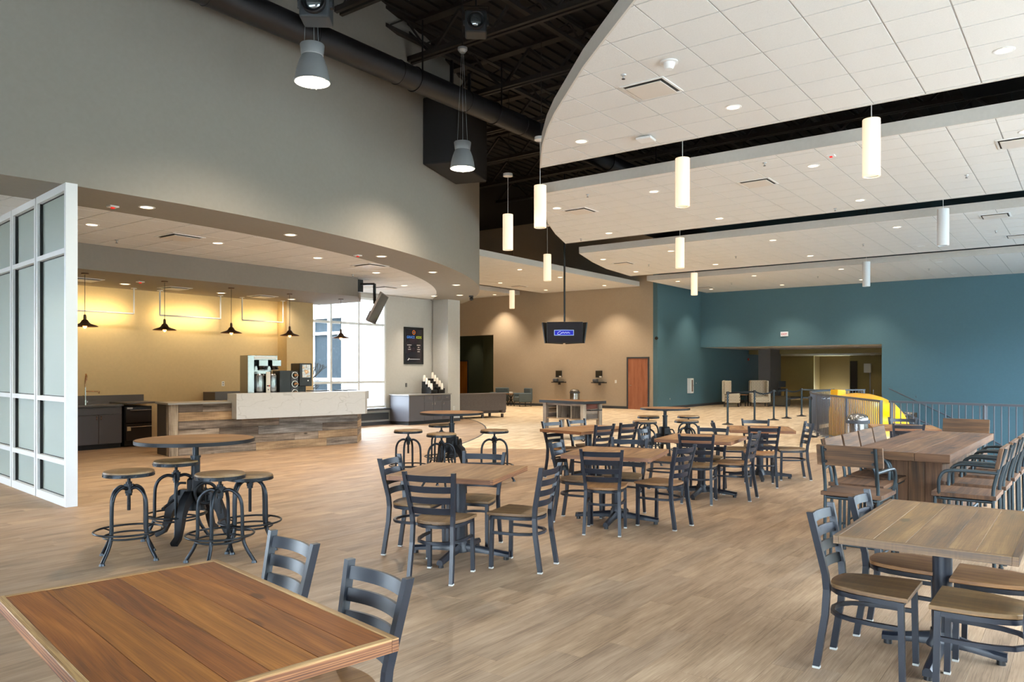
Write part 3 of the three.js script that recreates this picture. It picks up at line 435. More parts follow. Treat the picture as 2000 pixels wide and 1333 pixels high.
function diningTable(label, X, D, e1, L, Wd, boards, woods, side, arms = [0.44, 0.44], cap = side) {
  const t = thing('dining_table', label, 'table', at(X, D), Math.atan2(e1[1], e1[0])), H = 0.76, th = 0.045, rim = 0.028;
  const top = new THREE.Group(); top.name = 'tabletop'; t.add(top);
  const n = boards.length, sum = boards.reduce((a, b) => a + b, 0), w = L - 2 * rim; let x = -w / 2;
  boards.forEach((b, i) => { const bw = w * b / sum; part('plank', uvBox(rb(bw - 0.0016, th - 0.001 - 0.0007 * (i % 2), Wd - 2 * rim - 0.001, x + bw / 2, H - th / 2 - 0.0004 * (i % 3), 0, 0.0015), { along: 'z' }), woods[i % woods.length], top); x += bw; });
  for (const s of [-1, 1]) { part('edge_strip', uvBox(rb(rim, th - 0.004, Wd, s * (L / 2 - rim / 2), H - 0.004 - (th - 0.004) / 2, 0, 0.002), { along: 'z' }), side, top); part('edge_strip', uvBox(rb(L - 2 * rim, th - 0.004, rim, 0, H - 0.004 - (th - 0.004) / 2, s * (Wd / 2 - rim / 2), 0.002), { along: 'x' }), side, top);
    part('edge_cap', uvBox(rb(rim, 0.006, Wd, s * (L / 2 - rim / 2), H - 0.003, 0, 0.002), { along: 'z' }), cap, top); part('edge_cap', uvBox(rb(L - 2 * rim, 0.006, rim, 0, H - 0.003, s * (Wd / 2 - rim / 2), 0.002), { along: 'x' }), cap, top); }
  part('column', cy(0.052, 0.052, H - th - 0.05, 0, (H - th - 0.05) / 2 + 0.05, 0, 28), M.chair, t);
  part('top_plate', [bx(0.36, 0.012, 0.36, 0, H - th - 0.006, 0), cy(0.09, 0.06, 0.03, 0, H - th - 0.027, 0)], M.chair, t);
  part('hub', lathe([[0.062, 0.14], [0.066, 0.1], [0.085, 0.06], [0.085, 0.045], [0, 0.045]], 24), M.chair, t);
  for (const [dx, dz, l] of [[1, 0, arms[0]], [-1, 0, arms[0]], [0, 1, arms[1]], [0, -1, arms[1]]]) {
    const sec = (r, y, w, h) => { const px = -dz, pz = dx; return [[-1, -1], [1, -1], [1.0, 0.2], [0.45, 1], [-0.45, 1], [-1, 0.2]].map(([a, b]) => [dx * r + px * a * w, y + b * h, dz * r + pz * a * w]); };
    const f = part('foot', toCreasedNormals(loft([sec(0.05, 0.085, 0.03, 0.035), sec(l * 0.5, 0.07, 0.026, 0.027), sec(l - 0.04, 0.052, 0.027, 0.022), sec(l + 0.02, 0.046, 0.026, 0.022)]), 0.6), M.chair, t);
    part('glide', cy(0.022, 0.024, 0.026, dx * (l - 0.01), 0.013, dz * (l - 0.01), 16), M.plastic, f);
  }
  return t;
}
const u2 = (x, y) => { const l = Math.hypot(x, y); return [x / l, y / l]; };
// near table on the left
diningTable('amber wood plank table in the lower left corner', -1.2, 2.80, u2(0.726, 0.688), 0.88, 1.47, [1, 1.1, 0.9, 1.15, 1, 0.85], [MW.amber[0], MW.amber[1], MW.amber[2], MW.amber[1], MW.amber[0], MW.amber[2]], MW.redEdge, [0.3, 0.49], MW.edge);
const G1 = 'chairs at the lower left table';
seatAt(-1.23, 3.47, -0.726, -0.688, 'black ladder-back chair behind the lower left table, the farther one', G1);
seatAt(-0.73, 2.89, -0.726, -0.688, 'black ladder-back chair at the lower left table corner, nearer the camera', G1);
seatAt(-1.31, 2.10, 0.72, 0.69, 'black ladder-back chair cut off by the left picture edge', G1);
// near table on the right
diningTable('greyish plank table in the lower right corner', 2.505, 4.5, [0.8, -0.6], 0.84, 1.46, [1.1, 1, 1.25, 0.8, 1], [MW.grey[0], MW.grey[1], MW.grey[2], MW.grey[0], MW.grey[1]], MW.grey[2], [0.3, 0.49]);
const G7 = 'chairs at the lower right table';
seatAt(1.99, 4.28, 0.8, -0.6, 'black ladder-back chair left of the lower right table, in front', G7);
seatAt(2.44, 4.79, 0.8, -0.6, 'black ladder-back chair left of the lower right table, farther back', G7);
seatAt(2.40, 3.93, -0.8, 0.6, 'black ladder-back chair at the lower right table, cut by the right picture edge', G7);
seatAt(2.78, 4.42, -0.8, 0.6, 'chair with pale plank seat on the far side of the lower right table', G7);
// square tables in the middle
const square = (label, X, D, deg, k, size = 0.94) => { const a = deg * Math.PI / 180, e1 = [Math.cos(a), Math.sin(a)]; diningTable(label, X, D, e1, size, size, [1, 1.2, 0.9, 1.1], [MW.honey[k % 2], MW.honey[(k + 1) % 2], MW.honey[k % 2], MW.honey[k % 2]], MW.redEdge, [0.44, 0.44], MW.honey[k % 2]); };
square('square honey wood table in the middle foreground, with four chairs', -0.46, 6.855, -18, 0, 0.96);
const G2 = 'chairs at the middle foreground table';
seatAt(-0.56, 6.2, 0.3, 0.95, 'black ladder-back chair with its back to the camera, middle foreground table', G2);
seatAt(0.08, 6.52, -0.9, 0.42, 'black ladder-back chair pulled out on the right of the middle foreground table', G2);
seatAt(-0.86, 6.99, 0.96, -0.28, 'black ladder-back chair left of the middle foreground table', G2);
seatAt(-0.35, 7.2, -0.3, -0.95, 'black ladder-back chair behind the middle foreground table', G2);
square('square honey wood table behind the middle foreground table, to its right', 1.137, 8.42, -22, 1, 0.96);
const G3 = 'chairs at the second square table';
seatAt(0.95, 7.92, 0.24, 0.97, 'black ladder-back chair seen from behind at the second square table', G3);
seatAt(1.6, 8.21, -0.75, 0.66, 'black ladder-back chair at the right corner of the second square table', G3);
seatAt(0.74, 8.46, 0.93, -0.37, 'black ladder-back chair left of the second square table', G3);
seatAt(1.27, 8.74, -0.37, -0.93, 'black ladder-back chair behind the second square table', G3);
square('square honey wood table in front of the crank table with stools', 2.5, 10.2, -28, 0, 0.98);
const G4 = 'chairs at the third square table';
seatAt(2.34, 9.68, 0.35, 0.94, 'black ladder-back chair seen from behind at the third square table', G4);
seatAt(2.86, 9.95, -0.85, 0.53, 'black ladder-back chair right of the third square table', G4);
seatAt(2.02, 10.4, 0.88, -0.47, 'black ladder-back chair left of the third square table, seen edge-on', G4);
seatAt(2.68, 10.55, -0.47, -0.88, 'black ladder-back chair behind the third square table', G4);
diningTable('honey wood table for four in front of the rolling cart', 1.17, 11.83, u2(0.7, -0.71), 0.82, 1.3, [1, 1.2, 0.9, 1.1], [MW.honey[0], MW.honey[1]], MW.redEdge, [0.3, 0.44], MW.honey[0]);
const G5 = 'chairs at the table by the rolling cart';
seatAt(1.16, 11.38, -0.7, 0.72, 'black ladder-back chair at the cart-side table, near row left', G5);
seatAt(1.58, 11.84, -0.7, 0.72, 'black ladder-back chair at the cart-side table, near row right', G5);
seatAt(0.8, 11.78, 0.7, -0.72, 'black ladder-back chair at the cart-side table, far row left', G5);
seatAt(1.22, 12.24, 0.7, -0.72, 'black ladder-back chair at the cart-side table, far row right', G5);
square('square honey wood table nearest the curved railing stanchions', 3.79, 11.82, -13, 1, 0.93);
const G6 = 'chairs at the table by the stanchions';
seatAt(3.56, 11.05, 0.16, 0.98, 'black ladder-back chair seen from behind at the stanchion-side table', G6);
seatAt(4.22, 11.7, -0.99, 0.1, 'black ladder-back chair standing right of the stanchion-side table', G6);
seatAt(3.33, 11.75, 0.97, -0.2, 'black ladder-back chair left of the stanchion-side table', G6);
seatAt(3.87, 12.2, -0.2, -0.98, 'black ladder-back chair behind the stanchion-side table', G6);
square('square wood table mostly hidden behind the long communal table', 6.15, 12.15, -20, 0, 0.93);
const G9 = 'chairs at the table behind the communal table';
seatAt(5.9, 11.6, 0.3, 0.95, 'black ladder-back chair against the yellow slide, behind the communal table', G9);
seatAt(6.4, 12.6, -0.34, -0.94, 'black ladder-back chair beyond the hidden table at the straight railing', G9);

// ---------------------------------------------------------------- communal counter-height table with arm stools
{
  const el = u2(0.62, 0.785), es = [el[1], -el[0]], c = [4.33, 8.0];        // long axis away, short axis to the right
  const L = 2.86, Wd = 0.8, H = 0.92, t = thing('communal_table', 'long dark plank counter-height table with arm stools around it', 'table', at(...c), Math.atan2(es[1], es[0]));
  const top = new THREE.Group(); top.name = 'tabletop'; t.add(top);
  [0.27, 0.25, 0.28].reduce((x, w, i) => { part('plank', uvBox(rb(w - 0.002, 0.075, L, x + w / 2, H - 0.0375, 0, 0.004), { along: 'z' }), MW.stain[i % 2], top); return x + w; }, -Wd / 2);
  const ped = new THREE.Group(); ped.name = 'pedestal'; t.add(ped); const pw = 0.56, pl = 2.1;
  for (let i = 0; i < 4; i++) for (const s of [-1, 1]) part('plank', uvBox(rb(pw / 4 - 0.002, H - 0.075, 0.03, -pw / 2 + pw / 8 + i * pw / 4, (H - 0.075) / 2, s * pl / 2, 0.003), { along: 'y' }), MW.stain[(i + 1) % 2], ped);
  for (let i = 0; i < 12; i++) for (const s of [-1, 1]) part('plank', uvBox(rb(0.03, H - 0.075, (pl - 0.03) / 12 - 0.002, s * (pw / 2 - 0.015), (H - 0.075) / 2, -pl / 2 + 0.015 + (i + 0.5) * (pl - 0.03) / 12, 0.003), { along: 'y' }), MW.stain[i % 2], ped);
  part('foot_board', uvBox(rb(pw + 0.14, 0.1, pl + 0.14, 0, 0.05, 0, 0.006)), MW.stain[0], ped);
  // arm stool
  const s0 = thing('arm_stool', '', 'stool'), R = 0.0135;
  const seatY = 0.65, topY = 1.06;
  for (const sx of [-1, 1]) {
    part('leg', [rod([sx * 0.205, 0.02, -0.21], [sx * 0.2, seatY - 0.02, -0.2], R, 12), tube([[sx * 0.2, seatY - 0.02, -0.2], [sx * 0.2, seatY + 0.08, -0.205], [sx * 0.2, topY - 0.02, -0.285]], R, 12, 16)], M.tube, s0);
    part('leg', [rod([sx * 0.21, 0.02, 0.205], [sx * 0.205, seatY - 0.02, 0.2], R, 12)], M.tube, s0);
    part('armrest', [tube([[sx * 0.2, 0.845, -0.235], [sx * 0.215, 0.85, -0.15], [sx * 0.24, 0.852, 0.06], [sx * 0.24, 0.835, 0.13], [sx * 0.238, 0.77, 0.165], [sx * 0.225, 0.68, 0.17], [sx * 0.205, seatY - 0.025, 0.17]], R, 12, 42)], M.tube, s0);
    for (const z of [-0.21, 0.205]) part('foot_cap', cy(0.019, 0.02, 0.035, sx * 0.207, 0.0175, z, 14), M.plastic, s0);
    part('side_stretcher', [rod([sx * 0.205, 0.2, -0.208], [sx * 0.208, 0.2, 0.205], 0.01, 10)], M.tube, s0);
  }
  part('seat_frame', [rod([-0.2, seatY - 0.03, 0.2], [0.2, seatY - 0.03, 0.2], R, 10), rod([-0.2, seatY - 0.03, -0.2], [0.2, seatY - 0.03, -0.2], R, 10), rod([-0.2, seatY - 0.03, -0.2], [-0.2, seatY - 0.03, 0.2], R, 10), rod([0.2, seatY - 0.03, -0.2], [0.2, seatY - 0.03, 0.2], R, 10)], M.tube, s0);
  part('foot_rest', [rod([-0.208, 0.25, 0.205], [0.208, 0.25, 0.205], R, 10), rod([-0.205, 0.25, -0.208], [0.205, 0.25, -0.208], 0.01, 10)], M.tube, s0);
  part('seat', uvBox(rb(0.46, 0.034, 0.45, 0, seatY + 0.002, 0.0, 0.004), { along: 'x' }), MW.stain[0], s0);
  const bk = new THREE.Group(); bk.name = 'backrest'; s0.add(bk);
  const board = rb(0.5, 0.165, 0.03, 0, 0, 0, 0.005).rotateX(-0.19).translate(0, 0.965, -0.245); part('board', uvBox(board, { along: 'x' }), MW.stain[1], bk);
  for (const sx of [-1, 1]) for (const y of [0.915, 1.01]) part('bolt', cy(0.011, 0.011, 0.012, 0, 0, 0, 10).rotateX(Math.PI / 2 - 0.19).translate(sx * 0.178, y, -0.268 - (y - 0.965) * 0.2), M.bolt, bk);
  let first = true; const GS = 'arm stools around the communal table';
  const place = (along, short, f, label, pull = 0) => {
    // along is measured from the near table end, short outwards from the long side
    const X = c[0] - el[0] * L / 2 + el[0] * along + es[0] * short, D = c[1] - el[1] * L / 2 + el[1] * along + es[1] * short, pos = at(X, D), turn = turnOf(f[0], f[1]);
    if (first) { s0.position.copy(pos); s0.rotation.y = turn; s0.userData.label = label; s0.userData.group = GS; first = false; } else dup(s0, pos, turn, label, GS);
  };
  const pos = ['nearest the camera', 'second from the camera', 'third from the camera', 'farthest from the camera'];
  [-0.27, 0.29, 0.84, 1.38].forEach((a, i) => place(a, -0.4 + 0.16, es, 'wood and steel arm stool left of the communal table, ' + pos[i]));
  [-0.3, 0.35, 1.02, 1.62].forEach((a, i) => place(a, 0.4 + 0.17, [-es[0], -es[1]], 'wood and steel arm stool right of the communal table, ' + pos[i]));
  place(-0.83, -0.13, u2(0.64, 0.77), 'wood and steel arm stool at the near end of the communal table');
  place(L + 0.27, 0.05, [-el[0], -el[1]], 'wood and steel arm stool at the far end of the communal table');
}

// ---------------------------------------------------------------- crank tables and screw stools
function screwStool(h) {
  const s = thing('screw_stool', '', 'stool'), r = 0.205;
  part('seat', uvBox(lathe([[0, h], [r - 0.012, h], [r - 0.004, h - 0.004], [r, h - 0.012], [r, h - 0.022], [0, h - 0.022]], 40), { along: 'x' }), MW.grey[1], s);
  const band = part('band', lathe([[r + 0.002, h - 0.018], [r + 0.004, h - 0.02], [r + 0.004, h - 0.048], [r - 0.01, h - 0.05], [0, h - 0.05]], 40), M.iron, s);
  for (let i = 0; i < 12; i++) { const a = i * Math.PI / 6; part('rivet', new THREE.SphereGeometry(0.006, 8, 6).translate((r + 0.004) * Math.cos(a), h - 0.034, (r + 0.004) * Math.sin(a)), M.bolt, band); }
  part('screw', [cy(0.014, 0.014, 0.3, 0, h - 0.2, 0, 14), ...Array.from({ length: 22 }, (_, i) => new THREE.TorusGeometry(0.0145, 0.002, 4, 14).rotateX(Math.PI / 2).translate(0, h - 0.06 - i * 0.013, 0))], M.darkIron, s);
  const hy = 0.61; part('hub', [bx(0.05, 0.08, 0.05, 0, hy, 0), cy(0.026, 0.026, 0.12, 0, hy, 0, 14), bx(0.075, 0.022, 0.03, 0, hy + 0.03, 0), bx(0.03, 0.022, 0.075, 0, hy + 0.03, 0)], M.iron, s);
  for (let i = 0; i < 4; i++) { const a = i * Math.PI / 2 + 0.5, c = Math.cos(a), q = Math.sin(a), pt = (d, y) => [d * c, y, d * q]; const l = part('leg', tube([pt(0.02, hy), pt(0.08, hy + 0.014), pt(0.145, hy - 0.02), pt(0.18, hy - 0.085), pt(0.19, hy - 0.2), pt(0.192, 0.25), pt(0.2, 0.19), pt(0.222, 0.13), pt(0.29, 0.018)], 0.0155, 10, 54), M.iron, s); part('glide', cy(0.019, 0.025, 0.02, 0.292 * c, 0.01, 0.292 * q, 12), M.bolt, l); }
  part('foot_ring', new THREE.TorusGeometry(0.278, 0.0095, 8, 48).rotateX(Math.PI / 2).translate(0, 0.245, 0), M.iron, s);
  part('brace_ring', new THREE.TorusGeometry(0.2, 0.009, 8, 40).rotateX(Math.PI / 2).translate(0, 0.2, 0), M.iron, s);
  part('ring_brackets', [0, 1, 2, 3].map((i) => { const a = i * Math.PI / 2 + 0.5; return rod([0.192 * Math.cos(a), 0.225, 0.192 * Math.sin(a)], [0.276 * Math.cos(a), 0.243, 0.276 * Math.sin(a)], 0.007, 6); }), M.iron, s);
  return s;
}
function crankTable(label, X, D, dia, H, turn) {
  const t = thing('crank_table', label, 'table', at(X, D), turn), r = dia / 2;
  part('tabletop', uvBox(lathe([[0, H], [r - 0.006, H], [r - 0.003, H - 0.004], [r - 0.003, H - 0.02], [0, H - 0.02]], 64), { along: 'x' }), MW.honey[1], t);
  part('rim', lathe([[r - 0.004, H - 0.001], [r + 0.004, H - 0.002], [r + 0.004, H - 0.035], [r - 0.02, H - 0.037], [0, H - 0.037]], 64), M.darkIron, t);
  part('shaft', [cy(0.03, 0.03, H - 0.5, 0, (H - 0.04 + 0.47) / 2, 0, 20), cy(0.12, 0.04, 0.03, 0, H - 0.05, 0, 20)], M.iron, t);
  part('sleeve', [cy(0.042, 0.042, 0.3, 0, 0.65, 0, 20), cy(0.05, 0.05, 0.02, 0, 0.8, 0, 20)], M.iron, t);
  part('gearbox', [rb(0.15, 0.24, 0.14, 0, 0.47, 0, 0.02, 2), rb(0.1, 0.16, 0.19, 0.02, 0.52, 0, 0.02, 2), cy(0.07, 0.1, 0.1, 0, 0.33, 0, 16)], M.darkIron, t);
  const crank = part('crank', [tube([[-0.08, 0.55, 0.06], [-0.14, 0.55, 0.07], [-0.17, 0.5, 0.08], [-0.18, 0.4, 0.09]], 0.012, 8, 24), rod([-0.18, 0.4, 0.09], [-0.27, 0.33, 0.1], 0.013, 8), rod([-0.27, 0.33, 0.1], [-0.27, 0.33, 0.19], 0.016, 10)], M.iron, t);
  const wheel = part('gear_wheel', [new THREE.TorusGeometry(0.1, 0.016, 8, 32).rotateY(0.3).translate(0.1, 0.45, 0.1), ...[0, 1, 2].map((i) => bx(0.012, 0.19, 0.012).rotateZ(i * Math.PI / 3).rotateY(0.3).translate(0.1, 0.45, 0.1))], M.darkIron, t);
  for (let i = 0; i < 4; i++) {
    const a = i * Math.PI / 2 + 0.4, c = Math.cos(a), q = Math.sin(a), prof = [[0.06, 0.42, 0.05, 0.03], [0.13, 0.425, 0.055, 0.034], [0.21, 0.37, 0.05, 0.034], [0.26, 0.27, 0.04, 0.03], [0.29, 0.15, 0.032, 0.027], [0.33, 0.06, 0.026, 0.028], [0.4, 0.02, 0.02, 0.032]];
    const secs = prof.map(([d, y, h, w], k) => { const p = prof[Math.max(0, k - 1)], n = prof[Math.min(prof.length - 1, k + 1)], tx = n[0] - p[0], ty = n[1] - p[1], L = Math.hypot(tx, ty), nx = -ty / L, ny = tx / L; return [[-1, -1], [1, -1], [1.1, 0], [1, 1], [-1, 1], [-1.1, 0]].map(([u, v]) => { const dd = d + nx * v * h, yy = Math.max(0.001, y + ny * v * h); return [dd * c - q * u * w, yy, dd * q + c * u * w]; }); });
    part('leg', toCreasedNormals(loft(secs), 0.7), M.darkIron, t);
  }
  return t;
}
crankTable('round crank bar table with four stools near the glass partition', -3.11, 7.6, 1.1, 0.975, 0.3);
crankTable('round crank bar table in front of the grey cup cabinet', -0.95, 12.2, 1.0, 0.985, 1.2);
crankTable('round crank bar table behind the square tables, in front of the door', 2.83, 14.3, 0.9, 0.95, 2.0);
{
  const src = screwStool(0.77), low = screwStool(0.68); let f = true;
  const st = (X, D, turn, label, group) => { if (f) { src.position.copy(at(X, D)); src.rotation.y = turn; src.userData.label = label; src.userData.group = group; f = false; } else dup(src, at(X, D), turn, label, group); };
  const A = 'stools at the crank table near the glass partition', B = 'stools at the crank table by the cup cabinet', C = 'stools at the far crank table';
  st(-3.36, 6.78, 0.2, 'round screw stool left of the big crank table, standing free', A);
  st(-3.28, 7.55, 0.9, 'round screw stool behind the big crank table, toward the bar', A);
  st(-2.5, 6.62, 0.5, 'round screw stool nearest the amber table, in front of the crank table', A);
  low.position.copy(at(-2.44, 7.2)); low.userData.label = 'lower round screw stool right of the big crank table'; low.userData.group = A; low.rotation.y = 0.1;
  st(-1.53, 11.4, 0.3, 'round screw stool left of the middle crank table', B);
  st(-1.15, 12.6, 0.0, 'round screw stool behind the middle crank table', B);
  st(-0.98, 10.75, 0.8, 'round screw stool in front of the middle crank table', B);
  st(-0.26, 11.4, 0.6, 'round screw stool right of the middle crank table, standing alone', B);
  st(2.3, 13.4, 0.1, 'round screw stool front left of the far crank table', C);
  st(2.62, 14.85, 0.5, 'round screw stool back left of the far crank table', C);
  st(3.07, 13.6, 0.9, 'round screw stool front right of the far crank table', C);
  st(3.4, 14.9, 0.4, 'round screw stool back right of the far crank table', C);
}
// ---------------------------------------------------------------- lamps
function downlight(r = 0.098) {
  const d = thing('recessed_downlight', '', 'ceiling light');
  part('trim', lathe([[r * 0.82, 0.004], [r * 0.84, -0.006], [r, -0.008], [r + 0.012, -0.003], [r + 0.012, 0.004]], 28), M.white, d);
  part('lamp_lens', lathe([[0, 0.001], [r * 0.83, 0.001], [r * 0.83, -0.002], [0, -0.002]], 24), M.lens, d); return d;
}
const dl = downlight(), dlSource = dl.clone(); let dlFirst = true;
function lamp(s, t, y, I, label, group, angle = 0.85, aim = null, off = false) {
  let d; const p = ST(s, t, y);
  if (dlFirst) { d = dl; d.position.copy(p); d.rotation.y = TH; d.userData.label = label; d.userData.group = group; dlFirst = false; } else { d = dup(dlSource, p, TH, label, group); }
  if (off) d.traverse((o) => { if (o.name === 'lamp_lens') o.material = M.acrylicOff; });
  else spot(d, 0, -0.024, 0, I, angle, 0.6, WARM, 1, aim ? aim[1] : 0, aim ? -aim[0] : 0);
}
{
  const g = (n) => 'recessed downlights in ' + n;
  const rows = [
    ['round recessed downlight in the ceiling cloud nearest the camera', [[10, -0.77], [10, -3.82], [10.1, -6.25], [10, 2.28], [6.6, -0.77], [6.6, 2.28]]],
    ['round recessed downlight in the second ceiling cloud', [[13.6, -0.77], [13.7, -3.82], [13.8, -6.87], [13.95, -9.25], [17.05, -3.82], [17.15, -6.88], [17.3, -9.88], [17.0, -0.77], [13.6, 2.28]]],
    ['round recessed downlight in the third ceiling cloud', [[20.8, -3.82], [20.9, -6.88], [21.0, -9.91], [21.3, -12.37], [24.45, -6.91], [24.55, -9.98], [24.67, -12.99]]],
    ['round recessed downlight in the farthest ceiling cloud', [[28.32, -6.96], [28.38, -10.04], [28.37, -13.09], [32.1, -7.14], [32.12, -10.2], [31.95, -13.19]]],
    ['round recessed downlight in the cloud by the beige wall', [[21.73, -15.96], [24.45, -16.07], [24.59, -19.03], [27.99, -19.14], [27.92, -16.16], [21.6, -19.0]]],
    ['round recessed downlight in the small cloud behind the curved wall', [[28.28, -22.22], [24.9, -22.2]]],
  ];
  const ord = ['first', 'second', 'third', 'fourth', 'fifth', 'sixth', 'seventh', 'eighth', 'ninth'];
  rows.forEach(([label, l], r) => { const place = ['nearest cloud', 'second cloud', 'third cloud', 'farthest cloud', 'beige-wall cloud', 'small cloud'][r], mid = (Math.min(...l.map((q) => q[0])) + Math.max(...l.map((q) => q[0]))) / 2; for (const row of ['front', 'back']) l.filter((q) => (q[0] > mid) === (row === 'back')).sort((a, b) => a[1] - b[1]).forEach(([s, t], i) => lamp(s, t, YK, DOWN_I * [0.6, 0.9, 1.4, 1.4, 2.0, 2.0][r], 'recessed downlight in the ' + place + ', ' + row + ' row, ' + ord[i] + ' from the left', g('the ' + place))); });
  for (const [s, t] of [[24.4, -3.86], [28.3, -3.95], [32.0, -4.0]]) lamp(s, t, YK, 0, 'unlit recessed downlight near the right end of the ' + (s < 26 ? 'third cloud' : s < 30 ? 'farthest cloud, front row' : 'farthest cloud, back row'), 'unlit downlights', 0.8, null, true);
  const ring = [[5.52, -10.45], [8.08, -10.67], [10.69, -11.25], [13.13, -12.13], [15.49, -13.46], [17.67, -15.22], [19.0, -16.75], [2.9, -10.55], [0.3, -11.0]];
  ring.sort((a, b) => a[0] - b[0]).forEach(([s, t], i) => lamp(s, t, YC, CAFE_I, 'recessed downlight in the curved taupe soffit, ' + (i < 2 ? ord[i] + ' behind the partition' : ord[i - 2] + ' from the partition'), g('the curved soffit'), 0.95));
  for (const [s, t] of [[5.67, -12.38], [7.83, -12.39], [10.07, -12.43], [12.42, -13.24], [14.75, -14.65], [17.38, -16.0], [2.5, -12.4], [2.5, -15]]) lamp(s, t, YC, CAFE_I, 'recessed downlight in the cafe tile ceiling ' + (s < 4 ? 'left of the partition, ' + (t < -13 ? 'farther' : 'nearer') : ord[[5.67, 7.83, 10.07, 12.42, 14.75, 17.38].indexOf(s)] + ' from the partition'), g('the cafe ceiling'), 0.95);
  for (const [s, t] of [[5.8, -16.1], [8.04, -16.1], [10.33, -16.2], [12.3, -16.2]]) lamp(s, t, YB, BAR_I, 'recessed downlight washing the mustard wall, ' + ord[[5.8, 8.04, 10.33, 12.3].indexOf(s)] + ' from the partition', g('the bar ceiling'), 1.05, [0, -1.6]);
  for (const [s, t] of [[35.5, -12.4], [36.0, -8.2]]) lamp(s, t, 2.68, 3.5, 'recessed downlight just inside the teal opening, toward its ' + (t < -10 ? 'left' : 'right'), g('the passage'), 0.8);
  for (const [s, t] of [[44.5, -14.5], [45.2, -9.5]]) lamp(s, t, 2.46, t < -12 ? 12 : 3, 'recessed downlight deep in the olive passage, by the ' + (t < -12 ? 'pale' : 'right') + ' wall', g('the deep passage'), 0.75);
  for (const [s, t] of [[32.3, -27.2], [30.9, -24.4]]) lamp(s, t, 4.2, 6, 'recessed downlight in the green alcove over the ' + (t < -26 ? 'orange door' : 'dark corner'), g('the alcove'), 0.6);
}
// cylinder pendants
{
  const mk = (on) => {
    const p = thing('cylinder_pendant', '', 'pendant lamp'); const r = 0.117, h = 0.8;       // origin at the bottom of the cylinder
    part('lamp_shade', lathe([[0, h], [r - 0.005, h], [r, h - 0.005], [r, 0.004], [r - 0.004, 0], [r - 0.02, 0], [r - 0.02, 0.02], [0, 0.02]], 36), on ? M.acrylic : M.acrylicOff, p);
    part('ring', new THREE.TorusGeometry(r - 0.03, 0.006, 6, 28).rotateX(Math.PI / 2).translate(0, 0.012, 0), M.alu, p);
    part('cord', rod([0, h, 0], [0, 1.66, 0], 0.006, 6), M.white, p); part('conduit', rod([0.02, 1.7, 0], [0.02, YR - 4.35, 0], 0.008, 6), M.steel, p);
    part('canopy', lathe([[0, 1.72], [0.105, 1.72], [0.11, 1.66], [0, 1.65]], 24), M.white, p);
    if (on) { spot(p, 0, -0.02, 0, 5, 1.1, 0.8, WARM, 4); }
    return p;
  };
  const on = mk(true), off = mk(false), G = 'cylinder pendants';
  const pix = [[1702, 345, 1, 'glowing cylinder pendant, the largest, below the nearest ceiling cloud'], [1333, 404, 1, 'glowing cylinder pendant in the first gap, left of the largest'], [1055, 445, 1, 'glowing cylinder pendant at the left corner of the second cloud'], [992, 489, 1, 'glowing cylinder pendant with a round canopy beside the curved wall'], [1328, 524, 1, 'glowing cylinder pendant in the gap between second and third cloud'], [1069, 549, 1, 'glowing cylinder pendant above the hanging screens'], [1000, 604, 1, 'farthest glowing cylinder pendant in front of the beige wall'], [1356, 577, 1, 'glowing cylinder pendant at the corner of the teal wall'], [1842, 480, 0, 'unlit white cylinder pendant on the right'], [1692, 560, 0, 'unlit white cylinder pendant in front of the teal wall']];
  let f1 = true, f0 = true;
  const depth = [10.79, 12.78, 14.67, 17.4, 20.5, 23.4, 34, 27.9, 16.8, 25];
  pix.forEach(([x, yb, lit, label], i) => { const D = depth[i], p = at((x - 1000) / 1510 * D, D, 4.35); if (lit ? f1 : f0) { const o = lit ? on : off; o.position.copy(p); o.userData.label = label; o.userData.group = G; if (lit) f1 = false; else f0 = false; } else dup(lit ? on : off, p, 0, label, G); });
  on.children; // the prototype itself is the first pendant
}
// bell lamps under the roof
function bay(X, D, y, top, label) {
  const b = thing('bell_lamp', label, 'pendant lamp', at(X, D, y));
  part('lamp_shade', lathe([[0.215, 0], [0.222, 0.004], [0.222, 0.012], [0.212, 0.02], [0.2, 0.12], [0.175, 0.22], [0.145, 0.3], [0.13, 0.33]], 48), M.brushedAlu, b);
  part('collar', lathe([[0.12, 0.32], [0.135, 0.335], [0.15, 0.46], [0.145, 0.47], [0, 0.47]], 48), M.brushedAlu, b);
  part('lamp_lens', lathe([[0, 0.006], [0.21, 0.006], [0.21, 0.0], [0, 0.0]], 40), M.bayLens, b);
  for (let i = 0; i < 3; i++) { const a = i * 2.094 + 0.5; part('clip', bx(0.02, 0.03, 0.014, 0, 0, 0).rotateY(-a).translate(0.22 * Math.cos(a), 0.004, 0.22 * Math.sin(a)), M.brushedAlu, b); part('cable', rod([0.1 * Math.cos(a), 0.465, 0.1 * Math.sin(a)], [0.015 * Math.cos(a), top - y, 0.015 * Math.sin(a)], 0.003, 5), M.alu, b); }
  part('stem', rod([0, top - y, 0], [0, YR - y, 0], 0.012, 6), M.steel, b); part('canopy', lathe([[0, top - y - 0.09], [0.05, top - y - 0.085], [0.085, top - y - 0.04], [0.085, top - y], [0, top - y]], 24), M.brushedAlu, b);
  spot(b, 0, -0.03, 0, BAY_I, 1.35, 0.7, WARM, 2); return b;
}
bay(-2.48, 9.6, 5.22, 7.6, 'large aluminium bell lamp in front of the grey curved wall');
bay(-0.87, 13.6, 5.19, 7.32, 'aluminium bell lamp hanging in front of the black box');
